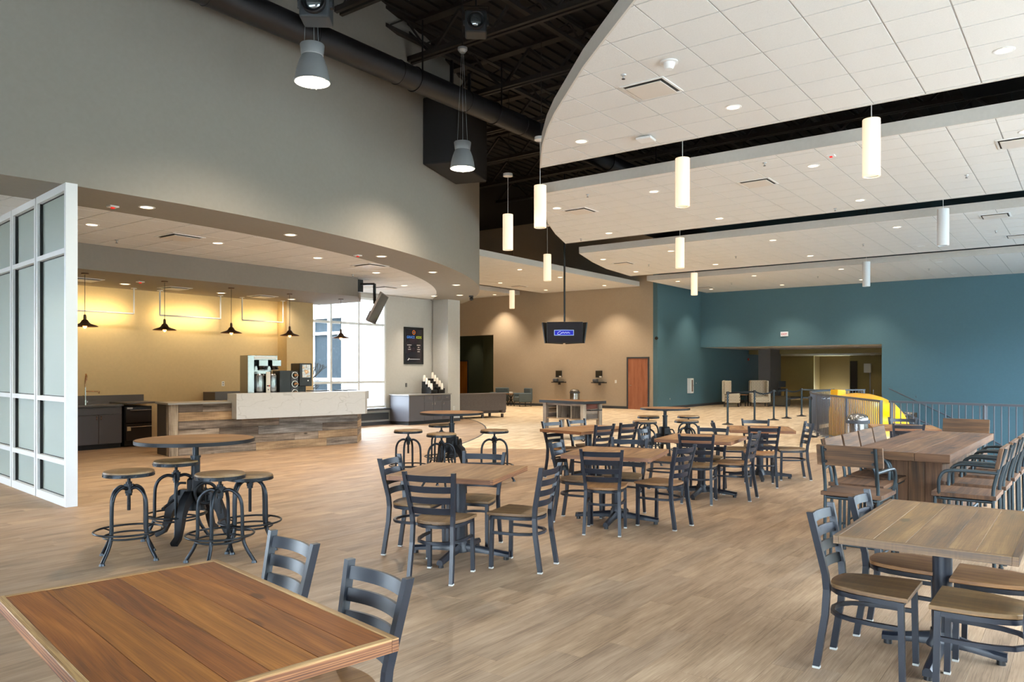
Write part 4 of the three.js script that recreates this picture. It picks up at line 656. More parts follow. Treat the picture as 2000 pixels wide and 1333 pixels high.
// stage lights
function stage(X, D, y, label) {
  const g = thing('stage_light', label, 'spotlight', at(X, D, y));
  part('housing', [rb(0.34, 0.34, 0.3, 0, 0, -0.12, 0.03, 2), rb(0.4, 0.08, 0.08, 0, 0, -0.06, 0.02)], std(0x3d4247, 0.5, 0.3), g);
  part('lens_ring', lathe([[0.105, 0.0], [0.115, 0.05], [0.13, 0.06], [0.14, 0.05], [0.14, 0.0]], 28).rotateX(Math.PI / 2).translate(0, 0, 0.03), M.darkIron, g);
  part('lens', new THREE.SphereGeometry(0.105, 24, 12, 0, Math.PI * 2, 0, Math.PI / 2).scale(1, 0.5, 1).rotateX(Math.PI / 2).translate(0, 0, 0.03), std(0x9aa5ad, 0.05, 0.9), g);
  part('yoke', [bx(0.012, 0.3, 0.03, -0.2, 0.12, -0.08), bx(0.012, 0.3, 0.03, 0.2, 0.12, -0.08), bx(0.41, 0.012, 0.03, 0, 0.27, -0.08), rod([0, 0.27, -0.08], [0, 7.6 - y, -0.08], 0.015, 8)], M.darkIron, g);
  g.rotation.set(0, 0.05, 0); return g;
}
stage(-0.56, 12.0, 7.06, 'square grey stage light with round lens, under the roof');
stage(-2.25, 8.8, 5.83, 'square grey stage light cut off by the top picture edge');
{
  const w = 0.33, Rw = RC.R; // black box against the drum wall
  const tx = u2(0.305, 0.951), nx = [tx[1], -tx[0]], c = [-1.2 + 0.03, 16.25], g = thing('equipment_box', 'big black draped equipment box high on the curved wall', 'box', at(c[0], c[1], 6.45), Math.atan2(tx[1], tx[0]));
  part('body', uvBox(rb(1.75, 1.35, 0.75, 0, 0, 0, 0.03, 2)), M.speaker, g);
  part('bracket', [bx(0.06, 1.0, 0.06, -0.5, 1.1, 0.1), bx(0.06, 1.0, 0.06, 0.5, 1.1, 0.1), bx(1.2, 0.08, 0.08, 0, 0.75, 0.1)], M.darkIron, g);
  part('cover_fold', [bx(0.02, 1.2, 0.01, -0.6, 0, 0.38), bx(1.5, 0.02, 0.01, 0, -0.55, 0.38)], M.black, g);
}
// ceiling fittings
{
  const vent = (s, t, y, label, group, w = 0.56) => { const v = thing('air_diffuser', label, 'air vent', ST(s, t, y), TH, group); part('frame', [bx(w + 0.03, 0.014, 0.03, 0, -0.004, w / 2), bx(w + 0.03, 0.014, 0.03, 0, -0.004, -w / 2), bx(0.03, 0.014, w, w / 2, -0.004, 0), bx(0.03, 0.014, w, -w / 2, -0.004, 0)], M.white, v); part('throat', bx(w - 0.02, 0.004, w - 0.02, 0, -0.002, 0), std(0x4a4a4a, 0.8), v); part('plate', rb(w - 0.09, 0.012, w - 0.09, 0, -0.026, 0, 0.004), std(0xd8d2cc, 0.5), v); };
  vent(8.73, -4.38, YK, 'square air diffuser in the nearest ceiling cloud, by the smoke detector', null); vent(6.3, 0.5, YK, 'square air diffuser at the top right picture edge', null);
  vent(14.31, -4.99, YK, 'square air diffuser in the middle of the second cloud', null); vent(14.5, -9.0, YK, 'square air diffuser near the left end of the second cloud', null); vent(14.14, -0.89, YK, 'square air diffuser of the second cloud at the right picture edge', null);
  vent(22.5, -12.3, YK, 'square air diffuser near the left end of the third cloud', null); vent(20.6, -1.75, YK, 'square air diffuser of the third cloud at the right, the nearer one', null); vent(24.07, -1.52, YK, 'square air diffuser of the third cloud at the right, the farther one', null);
  vent(31.15, -13.1, YK, 'square air diffuser in the farthest cloud near the teal corner', null); vent(26.07, -19.2, YK, 'square air diffuser in the cloud by the beige wall', null);
  vent(7.09, -12.33, YC, 'square air diffuser in the cafe tile ceiling, over the bar', null); vent(11.49, -12.44, YC, 'bright square air diffuser in the cafe ceiling by the soffit', null); vent(14.8, -15.43, YC, 'bright square air diffuser behind the tilted screen', null);
  vent(7.15, -15.9, YB, 'square grille in the bar ceiling by the partition', null, 0.5); vent(9.08, -16.0, YB, 'square grille in the bar ceiling between first hangers', null, 0.5); vent(11.38, -16.1, YB, 'square grille in the bar ceiling near the pier', null, 0.5);
  const spr = (s, t, y, label, group) => { const v = thing('sprinkler_head', label, 'sprinkler', ST(s, t, y), 0, group); part('cup', lathe([[0, 0], [0.035, 0], [0.03, -0.012], [0.012, -0.015], [0.01, -0.045], [0, -0.045]], 14), M.brushedAlu, v); part('deflector', cy(0.022, 0.022, 0.004, 0, -0.052, 0, 12), M.darkIron, v); };
  [[8.12, -4.44], [10.4, 1.2]].sort((a, b) => a[1] - b[1]).forEach(([s, t], i) => spr(s, t, YK, 'small sprinkler head in the nearest ceiling cloud, ' + ['first', 'second', 'third', 'fourth', 'fifth'][i] + ' from the left', 'sprinklers of the nearest cloud'));
  [[13.0, -4.42], [13.23, -8.04], [17.6, -10.9], [17.6, -4.45], [15.99, -1.8]].sort((a, b) => a[1] - b[1]).forEach(([s, t], i) => spr(s, t, YK, 'small sprinkler head in the second ceiling cloud, ' + ['first', 'second', 'third', 'fourth', 'fifth'][i] + ' from the left', 'sprinklers of the second cloud'));
  [[23.04, -5.08], [22.84, -1.93], [23.18, -8.77], [23.25, -11.76]].sort((a, b) => a[1] - b[1]).forEach(([s, t], i) => spr(s, t, YK, 'small sprinkler head in the third ceiling cloud, ' + ['first', 'second', 'third', 'fourth', 'fifth'][i] + ' from the left', 'sprinklers of the third cloud'));
  [[30, -4.5], [30, -8.2], [30.2, -11.6]].sort((a, b) => a[1] - b[1]).forEach(([s, t], i) => spr(s, t, YK, 'small sprinkler head in the farthest ceiling cloud, ' + ['first', 'second', 'third', 'fourth', 'fifth'][i] + ' from the left', 'sprinklers of the farthest cloud'));
  [[6.6, -13.5], [12.3, -13.9], [17, -15.6]].sort((a, b) => a[1] - b[1]).forEach(([s, t], i) => spr(s, t, YC, 'small sprinkler head in the cafe tile ceiling, ' + ['first', 'second', 'third', 'fourth', 'fifth'][i] + ' from the left', 'sprinklers of the cafe'));
  const sm = thing('smoke_detector', 'round white smoke detector in the nearest ceiling cloud', 'smoke detector', ST(8.09, -3.84, YK)); part('base', lathe([[0, 0], [0.1, 0], [0.105, -0.015], [0, -0.02]], 28), M.white, sm); part('head', lathe([[0.07, -0.015], [0.06, -0.05], [0.045, -0.085], [0, -0.09]], 28), M.white, sm);
  const ap = thing('wifi_antenna', 'flat square white wireless box near the first cloud edge', 'antenna', ST(10.5, -5.36, YK), TH + 0.1); part('body', rb(0.24, 0.04, 0.24, 0, -0.035, 0, 0.018, 2), M.white, ap); part('mount', bx(0.12, 0.02, 0.12, 0, -0.008, 0), M.white, ap);
  const em = (s, t, y, label) => { const e = thing('alarm_strobe', label, 'alarm', ST(s, t, y), TH); part('plate', bx(0.12, 0.02, 0.12, 0, -0.009, 0), M.white, e); part('lamp_window', bx(0.04, 0.02, 0.04, 0, -0.026, 0), M.ledRed, e); };
  em(5.2, -10.75, YC, 'small white alarm plate with a red lamp in the soffit by the partition'); em(10.3, -11.5, YC, 'small alarm plate with a red lamp in the soffit by the diffuser'); em(13.2, -3.4, YK, 'small alarm plate with a red lamp in the second cloud'); em(8.0, -15.4, YB, 'small alarm plate with a red lamp in the bar ceiling');
  const cam = (s, t, y, label) => { const e = thing('dome_camera', label, 'security camera', ST(s, t, y), TH); part('housing', lathe([[0, 0], [0.07, 0], [0.07, -0.05], [0, -0.06]], 22), M.plastic, e); part('dome', new THREE.SphereGeometry(0.06, 18, 12).translate(0.04, -0.1, 0.03), M.blackGloss, e); part('arm', rod([0, -0.05, 0], [0.04, -0.1, 0.03], 0.025, 10), M.plastic, e); };
  cam(18.0, -15.05, YC, 'black dome camera under the curved soffit'); cam(6.55, -16.1, YB, 'small black dome camera in the bar ceiling by the partition');
}
// hanging screens
{
  const g = thing('screen_cluster', 'three black screens hanging on one pole, blue picture on the front one', 'screen', at(1.5, 23.2, 2.77));
  part('pole', [rod([0.1, 0.35, -0.35], [0.1, 4.9, -0.35], 0.03, 12), bx(0.3, 0.06, 0.3, 0.1, 0.3, -0.35)], M.plastic, g);
  const tex = cv(512, 288, (c, w, h) => {
    c.fillStyle = '#15161f'; c.fillRect(0, 0, w, h);
    const gr = c.createRadialGradient(w / 2 - 16, h / 2 + 2, 10, w / 2 - 16, h / 2 + 2, 130); gr.addColorStop(0, '#6fa6ff'); gr.addColorStop(0.55, '#2f5aa8'); gr.addColorStop(1, '#15161f'); c.save(); c.translate(0, h * 0.5); c.scale(1.25, 0.42); c.translate(-w * 0.1, -h * 0.5); c.fillStyle = gr; c.fillRect(0, -h, w * 1.3, h * 3); c.restore();
    c.fillStyle = '#bcd9ff'; c.fillRect(98, 108, 292, 80); c.fillStyle = '#1226c8'; c.fillRect(106, 116, 276, 64);
    c.strokeStyle = '#dfe9ff'; c.lineWidth = 6; c.beginPath(); c.moveTo(196, 128); c.bezierCurveTo(140, 140, 136, 172, 168, 172); c.bezierCurveTo(200, 172, 200, 146, 214, 142); c.stroke();
    c.lineWidth = 4; c.beginPath(); for (let x = 0; x < 130; x += 2) { const y = 148 + 9 * Math.sin(x * 0.42) + 5 * Math.sin(x * 0.17); if (x) c.lineTo(204 + x, y); else c.moveTo(204, y); } c.stroke();
  });
  const sm = std(0x000000, 0.25, 0, { emissive: 0xffffff, emissiveMap: tex, emissiveIntensity: 0.9 });
  const tv = (turn, lit) => {
    const h = new THREE.Group(); h.name = 'screen'; g.add(h); h.position.set(0.1, 0, -0.35); h.rotation.y = turn;
    const tilt = (q) => q.rotateX(0.16).translate(0, 0, 0.42);
    part('case', tilt(rb(1.07, 0.64, 0.05, 0, 0, 0, 0.01, 2)), M.plastic, h); part('back_box', tilt(rb(0.6, 0.36, 0.06, 0, -0.05, -0.05, 0.01)), M.plastic, h);
    const gl = new THREE.PlaneGeometry(1.03, 0.6).translate(0, 0.005, 0.0262); part('display', tilt(gl), lit ? sm : M.blackGloss, h); part('bracket', bx(0.1, 0.1, 0.36, 0, 0.05, 0.2), M.darkIron, h);
  };
  tv(-0.05, true); tv(2.05, false); tv(-2.15, false);
}
// ---------------------------------------------------------------- glass partition
{
  const g = structGroup('wall_partition', 'white framed glass partition at the left', 'partition'), B = (t0, t1, y0, y1, a = 0, b = 0.13) => stBox(a, b, t0, t1, y0, y1);
  g.position.copy(ST(4.2, -9.83)); g.rotation.y = TH - 0.12; const mod = 1.155, n = 6, Y1 = YC - 0.001;
  part('end_post', B(-0.06, 0, 0, Y1), M.frame, g);
  for (let i = 0; i < n; i++) {
    const a = -0.06 - i * mod, b = a - mod, fr = new THREE.Group(); fr.name = 'window_frame'; g.add(fr);
    part('mullion', B(b + 0.018, b + 0.075, 0, Y1), M.frame, fr); if (i) part('mullion', B(a - 0.075, a - 0.018, 0, Y1), M.frame, fr);
    part('joint_filler', B(b - 0.018, b + 0.018, 0, Y1, 0.05, 0.08), M.alu, fr);
    const x0 = b + 0.075, x1 = i ? a - 0.075 : a, ys = [0, 0.53, 1.29, 3.09, Y1];
    ys.forEach((y, k) => { part('rail', B(x0, x1, k === 0 ? 0 : k === 4 ? YC - 0.09 : y - 0.03, k === 0 ? 0.1 : k === 4 ? Y1 : y + 0.03), M.frame, fr); });
    for (let k = 0; k < 4; k++) { const y0 = k === 0 ? 0.1 : ys[k] + 0.03, y1 = k === 3 ? YC - 0.09 : ys[k + 1] - 0.03; part('pane', B(x0 + 0.004, x1 - 0.004, y0 + 0.004, y1 - 0.004, 0.062, 0.068), M.frosted, fr); part('gasket', [B(x0, x0 + 0.012, y0, y1, 0.03, 0.1), B(x0, x1, y0, y0 + 0.008, 0.05, 0.08), B(x0, x1, y1 - 0.008, y1, 0.05, 0.08)], M.gasket, fr); }
  }
}
// ---------------------------------------------------------------- coffee bar
{
  const e = u2(0.74, 0.67), nn = [e[1], -e[0]], o = [-6.5, 14.68], turn = Math.atan2(e[1], e[0]);   // local x along the bar, local z toward the viewer
  const bar0 = thing('coffee_bar', 'coffee bar clad in weathered barn planks', 'bar counter', at(...o), turn), H = 0.985;
  part('carcass', prism([[0.02, -0.02], [4.05, -0.02], [4.56, -0.7], [0.02, -0.7]], 0, H - 0.002), M.laminateDark, bar0);
  part('end_panel', [bx(0.02, H, 0.72, 0.01, H / 2, -0.36)], M.laminateDark, bar0);
  part('corner_board', uvBox(rb(0.155, H, 0.022, 0.08, H / 2, -0.01, 0.003), { along: 'y' }), MW.barn[5], bar0);
  part('corner_board', uvBox(rb(0.022, H, 0.16, -0.004, H / 2, -0.075, 0.003), { along: 'y' }), MW.barn[1], bar0);
  const rows = [0, 0.165, 0.33, 0.5, 0.66, 0.83, H];
  const cuts = [[0.16, 1.7, 3.3, 4.07], [0.16, 1.35, 2.55, 3.1, 4.07], [0.16, 0.95, 1.75, 3.2, 4.07], [0.16, 1.4, 2.2, 4.07], [0.16, 1.45, 2.7, 4.07], [0.16, 0.62, 1.9, 4.07]];
  const tone = [[1, 3, 1], [4, 1, 1, 3], [1, 4, 2, 0], [0, 1, 2], [3, 0, 4], [4, 0, 1]];
  for (let r = 0; r < 6; r++) for (let k = 0; k + 1 < cuts[r].length; k++) { const a = cuts[r][k], b = cuts[r][k + 1], d = 0.02 + 0.008 * hash(r, k, 3); part('plank', uvBox(rb(b - a - 0.002, rows[r + 1] - rows[r] - 0.003, d, (a + b) / 2, (rows[r] + rows[r + 1]) / 2, -0.02 + d / 2, 0.003), { along: 'x' }), MW.barn[tone[r][k]], bar0); }
  for (let r = 0; r < 6; r++) { const A = V(4.06, 0, -0.01), Bv = V(4.58, 0, -0.7), L = A.distanceTo(Bv); const g = rb(L, rows[r + 1] - rows[r] - 0.003, 0.024, 0, (rows[r] + rows[r + 1]) / 2, 0, 0.003); uvBox(g, { along: 'x' }); const gg = uvBox(g, { along: 'x' }).rotateY(-Math.atan2(Bv.z - A.z, Bv.x - A.x)).translate((A.x + Bv.x) / 2, 0, (A.z + Bv.z) / 2); part('plank', gg, MW.barn[[3, 1, 3, 0, 3, 1][r]], bar0); }
  one('bar_worktop', 'grey stone worktop on the low end of the coffee bar', 'worktop', prism([[-0.04, 0.04], [1.18, 0.04], [1.18, -0.72], [-0.04, -0.72]], H, H + 0.035), M.counter, at(...o), turn);
  one('service_shelf', 'grey service shelf behind the white quartz block', 'worktop', prism([[1.19, -0.21], [4.2, -0.21], [4.55, -0.72], [1.19, -0.72]], H, H + 0.03), M.counterDark, at(...o), turn);
  one('quartz_block', 'thick white quartz block along the front of the coffee bar', 'bar top', uvBox(J(prism([[1.19, 0.25], [4.12, 0.25], [4.315, 0.019], [1.19, 0.019]], 0.67, 1.175), prism([[1.19, 0.019], [4.315, 0.019], [4.5, -0.2], [1.19, -0.2]], 0.988, 1.175)), { along: 'x' }), M.quartz, at(...o), turn);
  const on = (u, n) => P(o[0] + e[0] * u + nn[0] * n, o[1] + e[1] * u + nn[1] * n, H + 0.03);
  // twin coffee brewer
  const b = thing('coffee_brewer', 'tall stainless twin coffee brewer on the bar', 'coffee machine', on(1.98, -0.46), turn);
  part('tower', [rb(0.14, 0.94, 0.4, -0.27, 0.47, 0, 0.008, 2), rb(0.66, 0.1, 0.36, 0, 0.89, -0.02, 0.008, 2), rb(0.66, 0.9, 0.1, 0, 0.45, -0.17, 0.006)], M.steelBright, b);
  part('top_trim', rb(0.56, 0.06, 0.01, 0.02, 0.89, 0.165, 0.004), M.white, b);
  for (const x of [-0.02, 0.27]) { part('brew_head', [rb(0.2, 0.13, 0.3, x, 0.78, 0.1, 0.008, 2)], M.steelBright, b); const f = part('filter_basket', [cy(0.085, 0.06, 0.09, x, 0.67, 0.12, 20), rod([x, 0.67, 0.2], [x, 0.66, 0.32], 0.012, 8)], M.blackGloss, b); part('basket_wire', new THREE.TorusGeometry(0.08, 0.006, 6, 20).rotateX(Math.PI / 2).translate(x, 0.64, 0.12), M.chrome, f); }
  for (const x of [-0.05, 0.24]) { const s = part('coffee_urn', [lathe([[0, 0.02], [0.115, 0.02], [0.12, 0.03], [0.12, 0.52], [0.1, 0.55], [0, 0.56]], 28, x, 0, 0.06)], M.steelBright, b); part('spigot', [bx(0.03, 0.08, 0.05, x, 0.1, 0.2), cy(0.012, 0.012, 0.05, x, 0.06, 0.22, 10)], M.plastic, s); }
  part('front_panel', [rb(0.09, 0.55, 0.02, 0.1, 0.32, 0.2, 0.004)], M.pageWhite, b); part('badge', [bx(0.045, 0.025, 0.004, 0.09, 0.3, 0.212), cy(0.012, 0.012, 0.004, 0, 0, 0, 12).rotateX(Math.PI / 2).translate(0.1, 0.22, 0.212)], M.plastic, b); part('red_badge', cy(0.016, 0.016, 0.004, 0, 0, 0, 14).rotateX(Math.PI / 2).translate(0.125, 0.3, 0.213), M.red, b);
  part('base', rb(0.66, 0.02, 0.42, 0, 0.01, 0.02, 0.004), M.plastic, b);
  // capsule rack
  const c = thing('airpot_rack', 'black case with three round chrome ports beside the brewer', 'coffee machine', on(2.575, -0.5), turn);
  part('body', rb(0.42, 0.62, 0.36, 0, 0.31, 0, 0.01, 2), M.plastic, c); part('face', rb(0.16, 0.6, 0.02, 0.13, 0.31, 0.185, 0.004), std(0x3a3b42, 0.4), c);
  for (const y of [0.52, 0.33, 0.14]) { const p = part('port', new THREE.TorusGeometry(0.066, 0.012, 8, 26).translate(0.13, y, 0.2), M.chrome, c); part('cap', [new THREE.SphereGeometry(0.034, 16, 10).translate(0.13, y, 0.215), cy(0.014, 0.014, 0.08, 0, 0, 0, 10).rotateZ(1.2).translate(0.165, y + 0.01, 0.225)], M.copper, p); part('disc', cy(0.06, 0.06, 0.006, 0, 0, 0, 24).rotateX(Math.PI / 2).translate(0.13, y, 0.197), M.blackGloss, p); }
  // dispenser with a picture front
  const d = thing('drink_dispenser', 'black hot drink dispenser with a lit picture panel', 'coffee machine', on(2.96, -0.5), turn);
  part('body', rb(0.3, 0.5, 0.42, 0, 0.53, 0, 0.015, 2), M.plastic, d); part('stand', [rb(0.28, 0.28, 0.12, 0, 0.14, -0.12, 0.006), rb(0.3, 0.025, 0.42, 0, 0.0125, 0, 0.006)], M.plastic, d);
  const pic = cv(128, 192, (k, w, h) => { k.fillStyle = '#c9d3dc'; k.fillRect(0, 0, w, h); for (let i = 0; i < 60; i++) { k.fillStyle = ['#aab8c4', '#dfe6ea', '#b9a48c', '#d8c6ad'][i % 4]; k.beginPath(); k.arc(hash(i, 1, 1) * w, hash(i, 2, 1) * h, 4 + 12 * hash(i, 3, 1), 0, 7); k.fill(); } k.fillStyle = '#d9a877'; k.beginPath(); k.arc(w * 0.5, h * 0.55, 26, 0, 7); k.fill(); k.fillStyle = '#efd6b4'; k.beginPath(); k.arc(w * 0.5, h * 0.55, 13, 0, 7); k.fill(); });
  part('picture_panel', new THREE.PlaneGeometry(0.19, 0.28).translate(0.01, 0.61, 0.2125), std(0xffffff, 0.3, 0, { map: pic }), d); part('buttons', [cy(0.014, 0.014, 0.01, 0, 0, 0, 14).rotateX(Math.PI / 2).translate(0.05, 0.4, 0.214)], M.white, d); part('cup_jar', cy(0.05, 0.045, 0.13, -0.03, 0.09, 0.08, 20), M.pageWhite, d);
  for (const [u, label] of [[3.35, 'black open till drawer on the bar, by the dispenser'], [4.05, 'thin black tray at the window end of the bar']]) { const t = thing('till_tray', label, 'tray', on(u, -0.48), turn + 0.15); part('tray', [rb(0.42, 0.02, 0.3, 0, 0.17, 0, 0.006)], M.plastic, t); part('stand', [bx(0.06, 0.16, 0.06, 0, 0.08, 0), bx(0.2, 0.012, 0.2, 0, 0.006, 0)], M.plastic, t); }
}
// back counter with sink, drawer fridge
{
  const base = (s0, s1, label) => { const g = thing('base_cabinet', label, 'cabinet', ST((s0 + s1) / 2, -16.78, 0), TH + Math.PI / 2); return g; };   // local z toward the room (+t)
  const w = 0.96, g = base(7.2, 8.16, 'dark grey sink base cabinet with two doors by the partition');
  part('body', bx(w, 0.78, 0.58, 0, 0.49, 0), M.laminate, g); part('plinth', bx(w, 0.1, 0.53, 0, 0.05, -0.02), M.plinth, g); part('front_rail', rb(w - 0.006, 0.15, 0.02, 0, 0.795, 0.302, 0.003), M.laminate, g);
  for (const sx of [-1, 1]) { const d = part('door', rb(w / 2 - 0.006, 0.6, 0.02, sx * w / 4, 0.412, 0.302, 0.003), M.laminate, g); part('handle', [rod([sx * 0.045, 0.62, 0.33], [sx * 0.045, 0.68, 0.33], 0.006, 8), cy(0.008, 0.008, 0.02, 0, 0, 0, 8).rotateX(Math.PI / 2).translate(sx * 0.045, 0.68, 0.32), cy(0.008, 0.008, 0.02, 0, 0, 0, 8).rotateX(Math.PI / 2).translate(sx * 0.045, 0.62, 0.32)], M.copper, d); }
  const g2 = base(5.2, 7.18, 'dark grey base cabinet hidden behind the partition'); part('body', bx(1.96, 0.88, 0.58, 0, 0.44, 0), M.laminate, g2);
  const wt = thing('sink_worktop', 'grey stone worktop with upstand and sink on the back counter', 'worktop', null, TH);
  part('slab', stBox(5.2, 8.18, -17.08, -16.43, 0.885, 0.92), M.counterDark, wt); part('backsplash', stBox(5.2, 8.95, -17.1, -17.075, 0.92, 1.1), M.counterDark, wt); part('sink_bowl', stBox(7.0, 7.6, -16.95, -16.55, 0.919, 0.922), M.steelBright, wt);
  const fr = base(8.22, 8.84, 'black and steel two-drawer refrigerator under the back counter'); part('body', bx(0.6, 0.84, 0.55, 0, 0.44, 0), M.plastic, fr);
  for (const [y, h] of [[0.68, 0.33], [0.31, 0.35]]) { const d = part('drawer', rb(0.56, h, 0.024, 0.0, y, 0.3, 0.004), M.darkSteel, fr); part('handle', rod([-0.2, y + h / 2 - 0.06, 0.325], [0.27, y + h / 2 - 0.06, 0.325], 0.009, 8), M.handle, d); }
  part('label_plate', bx(0.12, 0.035, 0.003, -0.2, 0.83, 0.314), M.pageWhite, fr); part('spec_label', bx(0.08, 0.09, 0.003, -0.22, 0.39, 0.314), M.tan, fr);
  one('raised_worktop', 'grey worktop lid over the drawer refrigerator', 'worktop', stBox(8.19, 8.98, -17.08, -16.3, 0.925, 0.955), M.counterDark, null, TH);
  const f = thing('spring_faucet', 'tall spring-neck kitchen faucet on the back counter', 'faucet', ST(7.6, -16.88, 0.92), TH + Math.PI / 2);
  part('column', [cy(0.02, 0.024, 0.1, 0, 0.05, 0, 14), cy(0.014, 0.014, 0.3, 0, 0.22, 0, 12)], M.chrome, f);
  part('spring_neck', tube([[0, 0.3, 0], [0, 0.5, 0], [0.0, 0.6, 0.02], [-0.02, 0.64, 0.07], [-0.03, 0.6, 0.12], [-0.03, 0.5, 0.13]], 0.014, 10, 40), M.copper, f);
  part('spout', [rod([0, 0.28, 0], [0.24, 0.27, 0.06], 0.011, 8), cy(0.016, 0.014, 0.05, 0.25, 0.255, 0.062, 12)], M.copper, f); part('lever', [rod([-0.02, 0.1, 0.02], [-0.06, 0.2, 0.03], 0.008, 8), cy(0.022, 0.022, 0.03, 0.02, 0.06, 0.03, 12)], M.chrome, f);
  const rc = base(10.45, 12.5, 'low dark counter unit at the right end of the mustard wall'); part('body', bx(2.04, 0.88, 0.58, 0, 0.44, 0), M.laminateDark, rc);
  one('rear_worktop', 'dark worktop with raised back panel by the outlet', 'worktop', [stBox(10.42, 12.5, -17.09, -16.45, 0.885, 0.915), stBox(10.42, 12.5, -17.1, -17.06, 0.915, 1.12), stBox(10.42, 10.45, -17.1, -16.6, 0.915, 1.12)], M.counterDark, null, TH);
  const ol = (name, s, t, y, turn, label, mat = M.white) => { const q = thing(name, label, 'outlet', ST(s, t, y), turn); part('plate', rb(0.075, 0.12, 0.008, 0, 0, 0.004, 0.003), mat, q); part('socket', [bx(0.03, 0.03, 0.004, 0, 0.026, 0.009), bx(0.03, 0.03, 0.004, 0, -0.026, 0.009)], std(0x8c8c8c, 0.5), q); };
  ol('wall_outlet', 10.95, -17.1, 1.31, TH + Math.PI / 2, 'white outlet on the mustard wall beside the brewer'); ol('wall_outlet', 17.3, -17.1, 1.18, TH + Math.PI / 2, 'dark outlet on the poster wall above the cup cabinet', M.base); ol('wall_outlet', 18.75, -16.4, 0.42, TH + Math.PI / 2, 'small outlet low on the grey pier');
}
// white pipe hangers on the mustard wall
[[6.9, 8.56, 'white pipe hanger nearest the partition on the mustard wall'], [9.15, 10.66, 'white pipe hanger in the middle of the mustard wall'], [11.25, 12.45, 'white pipe hanger at the pier end of the mustard wall']].forEach(([a, b, label]) => {
  const g = thing('pipe_hanger', label, 'sign hanger', null, TH, 'white pipe hangers'), t = -16.75, y = 2.88;
  part('post', rod([t, y, -a], [t, YB, -a], 0.016, 10), M.white, g); part('post', rod([t, y, -b], [t, YB, -b], 0.016, 10), M.white, g); part('crossbar', rod([t, y, -a], [t, y, -b], 0.018, 10), M.white, g); part('lamp_strip', stBox(a + 0.03, b - 0.03, t - 0.024, t - 0.016, y - 0.01, y + 0.01), M.strip, g); { const l = new THREE.RectAreaLight(new THREE.Color().setRGB(1, 0.74, 0.34), 60, b - a - 0.06, 0.04); l.position.set(t - 0.03, y, -(a + b) / 2); l.rotation.y = Math.PI / 2; l.name = 'lamp_light'; g.add(l); }
  for (const s of [a, b]) part('flange', cy(0.06, 0.06, 0.012, t, YB - 0.006, -s, 18), M.white, g);
});
// bar pendants
{
  const mk = () => { const p = thing('bar_pendant', '', 'pendant lamp'); part('canopy', lathe([[0, 0], [0.065, 0], [0.065, -0.02], [0, -0.026]], 22), M.lampIron, p); part('cord', rod([0, -0.02, 0], [0, -0.8, 0], 0.005, 6), M.plastic, p);
    part('socket', lathe([[0, -0.76], [0.02, -0.765], [0.026, -0.8], [0.028, -0.87], [0, -0.87]], 18), M.lampIron, p);
    part('lamp_shade', lathe([[0.02, -0.85], [0.05, -0.87], [0.075, -0.915], [0.1, -0.935], [0.19, -0.965], [0.225, -0.985], [0.222, -0.989], [0.188, -0.971], [0.098, -0.943], [0.07, -0.922], [0.045, -0.88], [0.02, -0.86]], 36), M.lampIron, p);
    part('bulb', new THREE.SphereGeometry(0.034, 14, 10).scale(1, 1.35, 1).translate(0, -0.98, 0), M.bulb, p);
    const l = new THREE.PointLight(new THREE.Color().setRGB(1, 0.66, 0.32), 0.7, 0, 2); l.position.set(0, -0.98, 0); l.castShadow = true; l.name = 'lamp_light'; p.add(l); return p; };
  const src = mk(); [[6.7, 'nearest the glass partition'], [8.27, 'second from the partition'], [9.82, 'over the white block, in the middle'], [11.4, 'in front of the mustard pier'], [13.0, 'in front of the big window']].forEach(([s, w], i) => { const label = 'small iron pendant lamp with bare bulb ' + w, p = ST(s, -14.9 - i * 0.06, YB); if (i) dup(src, p, 0, label, 'iron bar pendants'); else { src.position.copy(p); src.userData.label = label; src.userData.group = 'iron bar pendants'; } });
}
// tilted screen on the bulkhead corner
{
  const g = thing('wall_screen', 'flat screen seen from behind, tilted on an arm at the bulkhead corner', 'screen', ST(12.95, -14.5, 3.72), TH);
  part('wall_plate', bx(0.05, 0.3, 0.2, 0.1, 0, 0), M.plastic, g); part('arm', [bar([0.1, 0.04, -0.03], [0.4, 0.04, -0.22], 0.06, 0.05), bar([0.4, 0.05, -0.22], [0.4, -0.45, -0.22], 0.05)], M.plastic, g);
  const sc = new THREE.Group(); sc.name = 'screen'; g.add(sc); sc.position.set(0.46, -0.56, -0.27); sc.scale.setScalar(1.25); sc.rotation.set(0, 2.25, 0);
  const tilt = (q) => q.rotateX(0.45); part('case', tilt(rb(1.0, 0.62, 0.045, 0, 0, 0, 0.008, 2)), std(0x4d4948, 0.45), sc); part('back_box', tilt(rb(0.5, 0.2, 0.05, -0.1, -0.2, -0.04, 0.008)), M.plastic, sc); part('display', tilt(new THREE.PlaneGeometry(0.96, 0.58).translate(0, 0, 0.0235)), M.blackGloss, sc); part('mount', tilt(bx(0.2, 0.2, 0.06, 0, 0.05, -0.05)), M.plastic, sc);
}
